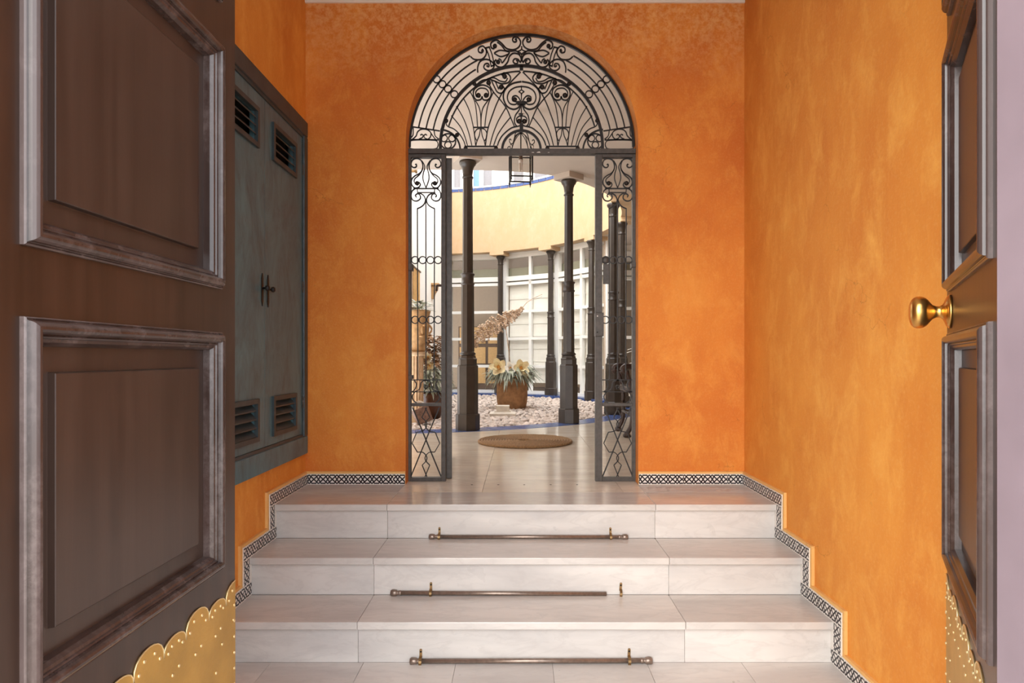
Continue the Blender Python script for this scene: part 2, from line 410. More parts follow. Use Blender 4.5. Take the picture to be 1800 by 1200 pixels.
# landing and patio floor slabs
RX, RY, RR = -1.7, 9.55, 3.42      # round patio
gf = struct('floor_patio', 'beige marble floor of the landing and the patio gallery')
def ring_near(x):
    d = RR*RR-(x-RX)**2
    return RY-math.sqrt(d) if d > 0 else None
def slab(x0, x1, y0, y1, mat='marble_floor'):
    n = 8; pts = [(x0+.0006, y0+.0006), (x1-.0006, y0+.0006)]; far = []
    for k in range(n+1):
        x = x1-.0012-(x1-x0-.0024)*k/n; r = ring_near(x); yy = y1-.0012
        if r is not None and y0 < RY: yy = min(yy, r)
        if yy > y0+.01: far.append((x, yy))
    if len(far) < 2: return
    if len(far) == n+1: poly = pts+far
    else: poly = [(far[0][0], y0+.0012)]+far+[(far[-1][0], y0+.0012)]; poly = poly if far[0][0] < x1-.01 or far[-1][0] > x0+.01 else pts+far
    MB().prism(poly, lambda u, v, t: (u, v, t), ZL-.03, ZL).build('slab', mat, gf)
lx = [-1.716, -.96, -.206, .55, 1.306, 1.72, 2.476, 3.2]
for x0, x1, mt_ in ((XL, -.655, 'marble_polished'), (-.655, -.206, 'marble_floor'), (-.206, .55, 'marble_floor'), (.55, .662, 'marble_floor'), (.662, XR, 'marble_polished')):
    slab(x0, x1, 3.4995, YB2, mt_)
for i in range(len(lx)-1):
    for y0, y1 in ((YB2, 5.95), (5.95, 8.0), (8.0, 10.0), (10.0, 12.0)):
        if lx[i+1] <= 1.73 and y0 >= 8.0 and lx[i] < 1.7: 
            if lx[i] < .5 or y0 > 9: continue
        slab(lx[i], lx[i+1], y0, y1)
MB().box(-1.72, 3.2, 3.49, 6.3, ZL-.06, ZL-.008).build('subfloor', 'joint', gf)
for px in (829.5, 876, 921.5, 968, 1014.5):
    x, y, z = at(px, 852, 3.70)
    MB().lathe([(.006, 0), (.006, .001)], 8, (x, y, ZL-.0002)).build('bolt_hole', 'black', gf)

# ------------------------------------------------------------------ border tiles along the skirting
TH, TU = .0625, .0524
def tile_piece(parent, p0, udir, vdir, ndir, length, height, u0=0.0, thick=.016, vm=1.0):
    """flat tile: lower-left corner p0, u along length, v up, n away from the wall"""
    p0, u, v, nv = Vector(p0), Vector(udir), Vector(vdir), Vector(ndir)
    g = .0006
    q = [p0+u*g+v*g, p0+u*(length-g)+v*g, p0+u*(length-g)+v*(height-g), p0+u*g+v*(height-g)]
    vs = q+[a+nv*thick for a in q]
    uvq = [(u0, 0), (u0+length/TU, 0), (u0+length/TU, vm), (u0, vm)]
    side = [(0, 0)]*4
    MB().add(vs, [(3, 2, 1, 0), (4, 5, 6, 7), (0, 1, 5, 4), (1, 2, 6, 5), (2, 3, 7, 6), (3, 0, 4, 7)], False, [side, uvq, side, side, side, side]).build('tile', 'tile', parent)
bb = struct('baseboard_back', 'black and white tile skirting of the arched wall')
for x0, x1 in ((XL, AX-AR), (AX+AR, XR)):
    MB().box(x0, x1, YB-.013, YB, ZL, ZL+TH+.012).build('mortar_ledge', 'ledge', bb)
    x = x0+.0; first = True
    while x < x1-.001:
        L = min(.25, x1-x); tile_piece(bb, (x, YB-.0135, ZL+.001), (1, 0, 0), (0, 0, 1), (0, -1, 0), L, TH, 0 if x0 < 0 else .35, .005); x += L
for side, nm in ((-1, 'left'), (1, 'right')):
    X = XL if side < 0 else XR; nx = -side
    b = struct('baseboard_'+nm, 'stepped black and white tile skirting climbing the %s wall' % nm)
    W = .066
    lv = [(0.0, 1.75, N3+.019), (.17, N3-W, N2+.019), (.34, N2-W, N1+.019), (ZL, N1-W, YB-.016)]
    led = MB()
    for k, (z, y0, y1) in enumerate(lv):
        xa, xb = sorted((X, X+nx*.013))
        led.box(xa, xb, y0-(.014 if k else 0), y1, z, z+TH+.012)
        if k: led.box(xa, xb, y0-.014, y0+.03, lv[k-1][0]+TH+.0125, z-.0005)
    led.build('mortar_ledge', 'ledge', b)
    for k, (z, y0, y1) in enumerate(lv):
        y = y1
        while y > y0+.001:
            L = min(.25, y-y0)
            p = (X+nx*.0135, y-L, z+.001)
            tile_piece(b, p, (0, 1, 0), (0, 0, 1), (nx, 0, 0), L, TH, (y1-y)/TU, .005); y -= L
        if k:
            zb = lv[k-1][0]+TH
            tile_piece(b, (X+nx*.0135, y0, zb+.001), (0, 0, 1), (0, 1, 0), (nx, 0, 0), z-zb, W+.02, .2, .005, (W+.02)/W)

# ================================================================== TEAL CUPBOARD
cb = thing('wall_cupboard', 'teal brush-painted double-door cupboard set into the left wall', 'cupboard', (XL, 3.1, CZ0))
FX = XL+.022
for b in ((CY0, CY1, CZ1-.085, CZ1), (CY0, CY1, CZ0, CZ0+.10), (CY0, CY0+.06, CZ0+.10, CZ1-.085), (CY1-.06, CY1, CZ0+.10, CZ1-.085)):
    MB().box(XL-.09, FX, b[0], b[1], b[2], b[3]).build('frame_rail', 'teal' if b[2] < .7 else 'teal_dark', cb, .006)
for b in ((CY0+.06, CY1-.06, CZ1-.10, CZ1-.085), (CY0+.06, CY1-.06, CZ0+.10, CZ0+.115)):
    MB().box(XL-.05, FX-.008, b[0], b[1], b[2], b[3]).build('frame_bead', 'teal_dark', cb)
SEAM = 3.10
DX = XL+.008
def vented_door(y0, y1, sgn):
    m = MB(); vy0, vy1 = (3.205, 3.50) if sgn > 0 else (2.70, 2.995)
    vz = ((.862, 1.022), (2.21, 2.36)); zb, zt = CZ0+.116, CZ1-.101
    m.box(DX-.03, DX, y0, vy0, zb, zt); m.box(DX-.03, DX, vy1, y1, zb, zt)
    m.box(DX-.03, DX, vy0, vy1, zb, vz[0][0]); m.box(DX-.03, DX, vy0, vy1, vz[0][1], vz[1][0]); m.box(DX-.03, DX, vy0, vy1, vz[1][1], zt)
    d = m.build('door', 'teal', cb)
    for a, b in vz:
        t = .018
        v = MB()
        v.box(DX-.005, DX+.012, vy0-t, vy1+t, b-.004, b+t); v.box(DX-.005, DX+.012, vy0-t, vy1+t, a-t, a+.004)
        v.box(DX-.005, DX+.012, vy0-t, vy0+.004, a+.004, b-.004); v.box(DX-.005, DX+.012, vy1-.004, vy1+t, a+.004, b-.004)
        v.build('vent_frame', 'teal_dark', d)
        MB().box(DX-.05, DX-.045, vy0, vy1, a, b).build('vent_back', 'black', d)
        for k in range(4):
            z = a+(k+.5)*(b-a)/4
            s = MB(); h = .019
            s.add([(DX-.028, vy0, z+h), (DX+.006, vy0, z-h*.7), (DX+.006, vy0, z-h*.7-.006), (DX-.028, vy0, z+h-.006),
                   (DX-.028, vy1, z+h), (DX+.006, vy1, z-h*.7), (DX+.006, vy1, z-h*.7-.006), (DX-.028, vy1, z+h-.006)],
                  [(0, 1, 2, 3), (7, 6, 5, 4), (0, 4, 5, 1), (1, 5, 6, 2), (2, 6, 7, 3), (3, 7, 4, 0)])
            s.build('louvre_slat', 'teal_dark', d)
    hy = SEAM+.035*sgn
    pl = MB().box(DX, DX+.004, hy-.010, hy+.010, 1.495, 1.60)
    pl.prism([(hy-.010, 1.60), (hy+.010, 1.60), (hy, 1.625)], lambda u, v, t: (t, u, v), DX, DX+.004)
    pl.prism([(hy-.010, 1.495), (hy+.010, 1.495), (hy, 1.47)], lambda u, v, t: (t, u, v), DX, DX+.004)
    h = pl.build('handle_plate', 'iron_dark', d)
    MB().lathe([(.005, 0), (.005, .016), (.012, .02), (.014, .028), (.009, .036), (.0, .037)], 12, (DX, hy, 1.555), mtx=Matrix.Rotation(PI/2, 3, 'Y')).build('knob', 'iron_dark', d)
    ey = y1 if sgn > 0 else y0
    for z in (.98, 1.62, 2.27):
        MB().lathe([(.006, -.03), (.006, .03)], 8, (DX+.004, ey+.004*sgn, z)).build('hinge', 'iron', d)
vented_door(CY0+.064, SEAM-.0015, -1); vented_door(SEAM+.0015, CY1-.064, 1)
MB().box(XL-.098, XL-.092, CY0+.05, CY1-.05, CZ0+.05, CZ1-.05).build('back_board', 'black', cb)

# ================================================================== ENTRANCE DOOR LEAVES
def rings(m, u0, u1, v0, v1, prof, fn):
    """nested rectangles: prof = (inset, height) list"""
    vs = []
    for ins, h in prof:
        vs += [fn(u0+ins, v0+ins, h), fn(u1-ins, v0+ins, h), fn(u1-ins, v1-ins, h), fn(u0+ins, v1-ins, h)]
    fs = []
    for i in range(len(prof)-1):
        for k in range(4): fs.append((i*4+k, i*4+(k+1) % 4, (i+1)*4+(k+1) % 4, (i+1)*4+k))
    return vs, fs
LEAF_W, LEAF_H, LEAF_T = .777, 2.95, .05
def door_leaf(name, label, hinge, ang, mir, knob):
    """local: u (x) from hinge to free edge, face at y=0 looking to -y*mir, z up"""
    root = thing(name, label, None, (hinge[0], hinge[1], .012), ang, local=True)
    root['kind'] = 'structure'
    s = mir
    fn = lambda u, v, h: (u, -h*s, v)
    pu0, pu1 = .058, .692
    rows = [(.705, 1.278), (1.383, 1.973), (2.078, 2.66)]
    st_ = MB()
    def slabb(u0, u1, v0, v1, nm, mat='wood'):
        ya, yb = sorted((0, LEAF_T*s)); MB().box(u0, u1, ya, yb, v0, v1).build(nm, mat, root)
    slabb(0, pu0+.02, 0, LEAF_H, 'stile'); slabb(pu1-.02, LEAF_W, 0, LEAF_H, 'stile')
    zz = [0]+[z for r in rows for z in r]+[LEAF_H]
    for k in range(0, len(zz), 2):
        slabb(pu0+.02, pu1-.02, zz[k]+(0 if k == 0 else -.02), zz[k+1]+(.02 if k < len(zz)-2 else 0), 'rail')
    for z0, z1 in rows:
        prof = [(0, -.002), (0, .010), (.003, .014), (.006, .012), (.008, .014), (.010, .021), (.014, .027), (.020, .031), (.026, .0315), (.032, .028), (.036, .022), (.038, .013), (.041, .0145), (.044, .012), (.046, .007), (.053, .005), (.060, -.003), (.0625, -.014), (.066, -.014)]
        prof = [(i_*.70, h_*.66 if h_ > 0 else h_*1.35) for i_, h_ in prof]
        m = MB(); vs, fs = rings(m, pu0, pu1, z0, z1, prof, fn); m.add(vs, fs); md = m.build('moulding', 'wood_worn', root)
        m = MB(); p2 = [(.043, -.0185), (.082, -.020), (.0835, -.0195), (.085, -.009), (.0865, -.008)]
        vs, fs = rings(m, pu0, pu1, z0, z1, p2, fn); L = len(vs); fs.append((L-4, L-3, L-2, L-1)); m.add(vs, fs)
        m.build('panel', 'wood_panel', root)
        ya, yb = sorted((.03*s, .045*s)); MB().box(pu0+.02, pu1-.02, ya, yb, z0+.02, z1-.02).build('panel_back', 'wood', root)
    # scalloped brass kick plate
    ptsu = []; u = LEAF_W-.003; big = True
    zb = .604; segs = []
    wid = [.105, .088]
    pos = u+.052
    top = []
    while pos > 0:
        wd = wid[0] if big else wid[1]; amp = .046 if big else .030
        n = 10
        for k in range(n+1):
            a = PI*k/n; uu = pos-wd/2+wd/2*math.cos(a)
            if .003 <= uu <= u: top.append((uu, zb+amp*math.sin(a)**.7))
        pos -= wd; big = not big
    poly = [(.003, .012), (u, .012)]+[(u, top[0][1])]+top+[(.003, zb)]
    pm = MB().prism(poly, lambda a, b_, t: (a, -t*s, b_), 0, .0025)
    kp = pm.build('kick_plate', 'brass_plate', root)
    MB().tube([(a, -.0022*s, z) for a, z in [(u, top[0][1])]+top], .0016, 5).build('plate_edge', 'brass_stud', kp)
    stud = MB().lathe([(.0045, 0), (.004, .0018), (.0018, .003), (0, .0032)], 8, mtx=Matrix.Rotation(PI/2*s, 3, 'X')).mesh('stud')
    stud.materials.append(M['brass_stud'])
    sp = [(u-.008, z) for z in [.03+.04*i for i in range(16)] if z < .625]
    pos = LEAF_W-.003+.052; big = True
    while pos > 0:
        wd = wid[0] if big else wid[1]; amp = .046 if big else .030; cu = pos-wd/2
        for a in (20, 62, 118, 160):
            sp.append((cu+(wd/2-.014)*math.cos(math.radians(a)), zb-.004+(amp-.012)*math.sin(math.radians(a))))
        sp.append((cu-.012, zb-.05)); sp.append((cu+.014, zb-.042))
        pos -= wd; big = not big
    for k in range(9): sp.append((u-.075-.02*(k % 2)-.012*k, .52-.055*k))
    for a, z in sp:
        if .01 < a < u-.004 and z > .02:
            o = bpy.data.objects.new('stud', stud); COL.objects.link(o); o.parent = kp; o.location = (a, -.0025*s, z)
    if knob:
        ku, kz = .685, 1.333
        base = MB().lathe([(.042, 0), (.042, .005), (.036, .010), (.026, .014), (.018, .018), (.0145, .024), (.0145, .032), (.018, .039), (.024, .044), (.031, .049), (.036, .054), (.0395, .060), (.041, .067), (.0405, .074), (.038, .080), (.033, .085), (.026, .0885), (.017, .0905), (.008, .0915), (0, .0917)], 40,
                          mtx=Matrix.Rotation(PI/2*s, 3, 'X'), c=(ku, 0, kz))
        base.build('door_knob', 'brass', root)
    return root
HR = (.758, 1.036)
door_leaf('door_1', 'dark panelled door leaf with worn mouldings filling the left side', (-.73, .895), PI/2, 1, False)
# left leaf: u axis -> +y ; its face must look towards +x  (local -y -> +x when rotated by 90 degrees)
door_leaf('door_2', 'dark panelled door leaf with a brass knob at the right edge', HR, PI/2-math.radians(28), -1, True)

# ================================================================== STAIR RODS
def rod_thing(px0, px1, py0, py1, z, yf, caps, label):
    y = yf-.012
    d = y
    a = Vector(at(px0, py0, d)); b = Vector(at(px1, py1, d))
    t = thing('stair_rod', label, 'stair rod', tuple((a+b)/2), group='stair rods at the foot of the risers')
    MB().tube([a, b], .0095, 12).build('rod', 'rod', t)
    for e, p, s in ((0, a, -1), (1, b, 1)):
        if not caps[e]: continue
        u = Vector((s, 0, 0))
        m = MB(); c = p-u*.012
        m.lathe([(.0085, -.03), (.0115, -.022), (.0095, -.016), (.0095, -.010), (.0135, -.006), (.0145, .004), (.0145, .014), (.011, .020), (.0, .021)], 14, tuple(c), mtx=Matrix.Rotation(PI/2*s, 3, 'Y'))
        m.build('end_cap', 'rod', t)
    return t
def bracket(px, py_rod, yf, zt, label, tilt=0):
    d = yf-.0125; x, y, z = at(px, py_rod, d)
    t = thing('rod_bracket', label, 'bracket', (x, yf, z), group='brass rod brackets on the steps', local=True)
    t.rotation_euler = (0, tilt, 0)
    w = .0055
    m = MB().box(-w, w, -.003, 0, .008, .040); m.prism([(-w, .040), (w, .040), (w*.6, .044), (-w*.6, .044)], lambda u, v, tt: (u, tt, v), -.003, 0); m.build('plate', 'old_brass', t)
    pts = [(0, -.002, .014), (0, -.016, .0125), (0, -.0235, .006), (0, -.0255, -.003), (0, -.022, -.0125), (0, -.012, -.0155), (0, -.003, -.016)]
    m = MB()
    for i in range(len(pts)-1):
        a, b = pts[i], pts[i+1]; dy, dz = b[1]-a[1], b[2]-a[2]; l = math.hypot(dy, dz); ny, nz = -dz/l*.003, dy/l*.003
        vs = [(-w, a[1], a[2]), (w, a[1], a[2]), (w, b[1], b[2]), (-w, b[1], b[2]), (-w, a[1]-ny, a[2]-nz), (w, a[1]-ny, a[2]-nz), (w, b[1]-ny, b[2]-nz), (-w, b[1]-ny, b[2]-nz)]
        m.add(vs, [(0, 1, 2, 3), (7, 6, 5, 4), (0, 4, 5, 1), (1, 5, 6, 2), (2, 6, 7, 3), (3, 7, 4, 0)])
    m.build('clip', 'old_brass', t)
    MB().lathe([(.004, 0), (.003, .002), (0, .0025)], 8, (0, -.003, .033), mtx=Matrix.Rotation(PI/2, 3, 'X')).build('screw', 'black', t)
R1, R2, R3 = N1+.020, N2+.020, N3+.020
rod_thing(757, 1101, 943.0, 943.5, .34, R1, (1, 1), 'brown metal stair rod with both end caps under the top step')
rod_thing(690, 1066, 1041.5, 1043.5, .17, R2, (1, 0), 'slipped stair rod missing its right end cap on the middle step')
rod_thing(724, 1143, 1161.5, 1160.5, 0, R3, (1, 1), 'longest stair rod with two end caps on the lowest riser')
bracket(772, 943, R1, 0, 'small brass clip near the left end of the top stair rod')
bracket(1073.5, 943.5, R1, 0, 'small brass clip near the right end of the top stair rod')
bracket(757, 1041.8, R2, 0, 'small brass clip near the left end of the middle stair rod')
bracket(1091, 1042.5, R2, 0, 'empty brass clip beside the bare end of the middle stair rod', .08)
bracket(739, 1161.5, R3, 0, 'small brass clip near the left end of the lowest stair rod')
bracket(1106, 1160.5, R3, 0, 'small brass clip near the right end of the lowest stair rod', .05)

# ================================================================== WROUGHT IRON GATE
GY = 3.82; GK = GY/F
def gp(px, py): return ((px-915)*GK, CZ+(628-py)*GK)
GC = 917.0
def L1(x, y): return (700+x/4.0909, 20+y/4.0909)          # measured frame of the lunette
def L5(x, y): return (720+x/9.0, 160+y/9.0)
def GG(x, y): return (715+x/8.573, 260+y/8.573)           # measured frames of the side panel
def G3(x, y): return (700+x/3.75, 550+y/3.75)
def GJ(x, y): return (715+x/6.667, 590+y/6.667)
def iron_piece(parent, name, pts, wd, thick=.008, closed=False, smooth=True, n=5, mat='iron_dark', yc=GY, tf=None):
    P = [gp(*p) for p in pts]
    if smooth: P = cr(P, n, closed)
    if tf: P = [tf(*p) for p in P]
    return MB().strip(P, wd*.9*GK, yc-thick/2, yc+thick/2, closed).build(name, mat, parent)
def ball(parent, px, py, rpx, mat='iron_dark', yc=GY, tf=None, flat=1.0):
    x, z = gp(px, py)
    if tf: x, z = tf(x, z)
    r = rpx*GK
    prof = [(r*math.sin(PI*k/6), -r*flat*math.cos(PI*k/6)) for k in range(1, 6)]
    return MB().lathe(prof, 8, (x, yc, z), mtx=Matrix.Rotation(PI/2, 3, 'X')).build('boss', mat, parent)
def ring_piece(parent, px, py, r, wd=2.0, yc=GY, tf=None):
    P = [(px+r*math.cos(2*PI*k/16), py+r*math.sin(2*PI*k/16)) for k in range(16)]
    return iron_piece(parent, 'ring', P, wd, closed=True, smooth=False, yc=yc, tf=tf)
ag = thing('arch_grille', 'wrought iron fanlight grille of scrolls filling the round arch', 'grille', (AX, GY, 2.4))
LC = (886, 974)
def arcL(r, a0, a1, n=24): return [L1(LC[0]+r*math.cos(math.radians(a0+(a1-a0)*k/n)), LC[1]-r*math.sin(math.radians(a0+(a1-a0)*k/n))) for k in range(n+1)]
MIR = lambda P: [(2*GC-x, y) for x, y in P]
def both(name, P, wd, **k):
    iron_piece(ag, name, P, wd, **k); iron_piece(ag, name, MIR(P), wd, **k)
def bothb(P, r):
    ball(ag, P[0], P[1], r); ball(ag, 2*GC-P[0], P[1], r)
def l1(*P): return [L1(*p) for p in P]
def l5(*P): return [L5(*p) for p in P]
iron_piece(ag, 'arch_bar', arcL(805, 0, 180, 60), 5.0, thick=.016, smooth=False)
iron_piece(ag, 'arch_bar', arcL(583, -2, 182, 48), 5.6, thick=.012, smooth=False)
iron_piece(ag, 'transom_bar', [(719, 267.5), (1117, 267.5)], 9.4, thick=.05, smooth=False, mat='iron')
for a_, b_ in ((934, 5), (943, 7), (962, 4)):              # bare spots in the paint of the transom
    q0, q1 = gp(a_, 271.5-b_*.4), gp(a_+b_, 270.5)
    MB().prism([(q0[0], q1[1]), (q1[0], q1[1]), (q1[0]-.006, q0[1]), (q0[0]+.004, (q0[1]+q1[1])/2)], lambda u, v, t: (u, t, v), GY-.0256, GY-.025).build('paint_flake', 'white', ag)
both('inner_arch_bar', arcL(543, 164, 91), 2.6, smooth=False)
for r in (752, 698, 646):
    both('curved_bar', arcL(r, 169.5, {752: 119.5, 698: 117, 646: 120.5}[r]), 2.4, smooth=False)
for x, y in ((277, 489), (318, 524), (358, 558), (403, 596)):
    p = L1(x, y); ring_piece(ag, p[0], p[1], 6.2, 2.2); ring_piece(ag, 2*GC-p[0], p[1], 6.2, 2.2)
both('scroll', l1((520, 325), (548, 346), (600, 345), (630, 315), (632, 278), (608, 250), (580, 262), (578, 290), (600, 298), (612, 282), (602, 272)), 2.6)
both('scroll', l1((572, 440), (572, 400), (590, 360), (630, 345), (670, 360), (690, 392), (672, 420), (640, 425), (616, 405), (624, 380), (646, 376), (654, 392), (642, 400)), 2.6)
both('collar_bar', l1((630, 265), (652, 320), (668, 395)), 2.2); both('collar_bar', l1((655, 258), (676, 315), (690, 385)), 2.2)
both('collar_tie', l1((626, 264), (660, 256)), 2.6, smooth=False); both('collar_tie', l1((664, 396), (694, 386)), 2.6, smooth=False)
both('scroll', l1((838, 205), (849, 200), (849, 217), (832, 220), (822, 204), (835, 186), (864, 192), (880, 222), (868, 256), (830, 276), (780, 268), (745, 232), (705, 207), (668, 228), (670, 262), (692, 270)), 2.8)
both('scroll', l1((712, 222), (744, 248), (770, 280), (800, 287), (850, 286), (878, 315)), 2.4)
both('scroll', l1((848, 358), (858, 353), (858, 372), (840, 376), (826, 360), (838, 342), (862, 346), (878, 366), (884, 340), (866, 310), (828, 302), (800, 325), (786, 366), (752, 400), (712, 396), (692, 366), (704, 346)), 2.8)
both('leaf_scroll', l1((690, 300), (735, 280), (800, 298), (740, 326), (690, 302)), 2.4)
both('scroll', l1((800, 300), (775, 335), (748, 370), (738, 350), (722, 340)), 2.4)
both('star_bar', l1((886, 252), (893, 278), (918, 290), (893, 302), (886, 332)), 2.0)
for p, r in (((695, 250), 4.2), ((718, 364), 4.2), ((603, 284), 2.0), ((640, 393), 2.0)): bothb(L1(*p), r)
for p in ((548, 522), (345, 786), (423, 888), (485, 985), (703, 985)): bothb(L1(*p), 4.0)
iron_piece(ag, 'collar', l1((886, 392), (886, 424)), 7, smooth=False, thick=.012)
iron_piece(ag, 'collar', l1((886, 806), (886, 850)), 7, smooth=False, thick=.012)
# fan bars
both('fan_bar', l1((350, 745), (348, 818), (400, 846), (440, 882), (470, 930), (484, 970)), 2.0)
both('fan_bar', l5((660, 390), (800, 560), (870, 710), (915, 860)), 1.9)
both('fan_bar', l5((740, 240), (850, 430), (930, 640), (985, 860)), 1.9)
both('fan_bar', l5((850, 110), (945, 310), (1010, 580), (1045, 862)), 1.9)
both('fan_bar', l5((965, 20), (1030, 170), (1060, 360), (1075, 572)), 1.9)
both('fan_bar', l5((1040, 150), (1100, 260), (1126, 400), (1130, 572)), 1.9)
both('fan_bar', l5((1255, 130), (1165, 260), (1134, 400), (1130, 572)), 1.9)
both('fan_bar', l5((1330, 10), (1250, 190), (1210, 380), (1190, 572)), 1.9)
both('fan_bar', l1((880, 436), (820, 498), (754, 577), (715, 650), (686, 722), (645, 845), (627, 964)), 2.2)
both('fan_bar', l5((1520, 268), (1400, 480), (1320, 680), (1270, 862)), 1.9)
both('fan_bar', l5((1600, 410), (1480, 560), (1390, 700), (1330, 862)), 1.9)
both('fan_bar', l5((1700, 560), (1600, 590), (1480, 690), (1420, 780), (1390, 862)), 2.4)
both('diamond_bar', l1((640, 500), (686, 582), (730, 632), (777, 695), (810, 768), (838, 834)), 2.2)
both('fan_tie', l5((1005, 575), (1255, 575)), 2.4, smooth=False)
both('fan_base', l5((868, 876), (1390, 876)), 2.6, smooth=False)
both('lyre_scroll', l5((1050, 860), (1066, 790), (1100, 710), (1115, 640), (1120, 580)), 1.8)
both('lyre_scroll', l5((1195, 860), (1180, 790), (1150, 710), (1138, 640), (1132, 580)), 1.8)
both('lyre_scroll', l5((1115, 590), (1060, 610), (1030, 670), (1040, 740), (1068, 790)), 1.8)
both('lyre_scroll', l5((1140, 590), (1190, 610), (1222, 670), (1215, 740), (1184, 790)), 1.8)
# paired volutes on the fan
both('volute', l1((600, 612), (614, 636), (648, 634), (668, 600), (660, 556), (622, 532), (584, 534), (548, 560), (540, 600), (560, 636), (592, 634), (606, 612)), 2.6)
both('volute', l1((585, 615), (562, 612), (558, 580), (580, 556), (606, 552), (634, 560), (650, 586), (644, 612), (622, 616)), 2.2)
for p in ((577, 604), (632, 604), (650, 514), (740, 545), (765, 468)): bothb(L1(*p), 4.6)
both('volute', l1((560, 532), (600, 500), (650, 490), (690, 500), (740, 520), (790, 512), (808, 480), (790, 450), (758, 444), (742, 460)), 2.6)
both('volute', l1((640, 486), (688, 478), (730, 500), (770, 505), (786, 480)), 2.2)
both('volute', l1((672, 500), (690, 540), (712, 580), (744, 588), (764, 560), (748, 530)), 2.4)
both('volute', l1((696, 500), (712, 535), (722, 560)), 2.2)
# central heart
both('heart_scroll', l1((886, 505), (820, 520), (770, 562), (756, 620), (780, 680), (826, 704), (866, 690), (884, 655)), 3.0)
both('heart_scroll', l1((886, 540), (840, 548), (800, 575), (785, 620), (800, 660), (836, 670), (862, 655), (846, 650), (822, 640), (824, 614), (850, 608), (872, 630), (884, 660)), 2.4)
for p, r in (((838, 634), 4.4), ((869, 790), 4.6)): bothb(L1(*p), r)
iron_piece(ag, 'finial', l1((886, 535), (888, 565), (905, 578), (888, 592), (886, 640)), 1.8); iron_piece(ag, 'finial', l1((886, 535), (884, 565), (867, 578), (884, 592), (886, 640)), 1.8)
iron_piece(ag, 'heart_collar', l1((856, 660), (916, 660)), 6, smooth=False, thick=.024)
both('heart_scroll', l1((884, 670), (870, 708), (842, 750), (836, 796), (854, 826), (882, 818)), 2.4)
both('heart_scroll', l1((856, 800), (850, 775), (866, 756), (886, 752)), 2.2)
iron_piece(ag, 'heart_stem', l1((886, 660), (886, 810)), 2.4, smooth=False)
def arcP(cx, cy, r, a0, a1, n=16): return [L1(cx+r*math.cos(math.radians(a0+(a1-a0)*k/n)), cy-r*math.sin(math.radians(a0+(a1-a0)*k/n))) for k in range(n+1)]
iron_piece(ag, 'hood_bar', arcP(886, 995, 138, 0, 180, 28), 4.6, smooth=False, thick=.012)
both('corner_arc', arcP(298, 998, 148, 88, 0), 3.4, smooth=False)
c = L1(358, 935)
for sx in (0, 1):
    X = lambda p: (2*GC-p if sx else p)
    ring_piece(ag, X(c[0]), c[1], 13.6, 2.6)
    for dx, dy in ((-7.0, -5.4), (7.0, -5.4), (0, 6.2)): ring_piece(ag, X(c[0]+dx), c[1]+dy, 5.9, 2.0)
# springing corners
both('corner_bar', l1((76, 826), (300, 860)), 2.4, smooth=False)
both('corner_bar', l1((84, 922), (292, 924)), 2.4, smooth=False)
both('oval_bar', l1((110, 926), (250, 926), (282, 940), (284, 972), (254, 990), (110, 990), (80, 974), (80, 944)), 1.8, closed=True)
both('corner_scroll', l1((100, 921), (128, 896), (140, 866), (166, 848), (205, 850), (234, 872), (232, 902), (214, 920)), 2.0)
both('corner_scroll', l1((214, 920), (190, 910), (186, 892), (198, 884), (206, 892)), 1.8); both('corner_scroll', l1((150, 918), (172, 908), (180, 892), (168, 884), (160, 892)), 1.8)
both('corner_scroll', l1((84, 912), (106, 890), (108, 838)), 1.9); both('corner_scroll', l1((236, 876), (252, 900), (268, 920)), 1.9)
both('corner_scroll', l1((292, 918), (266, 896), (258, 856)), 1.9)

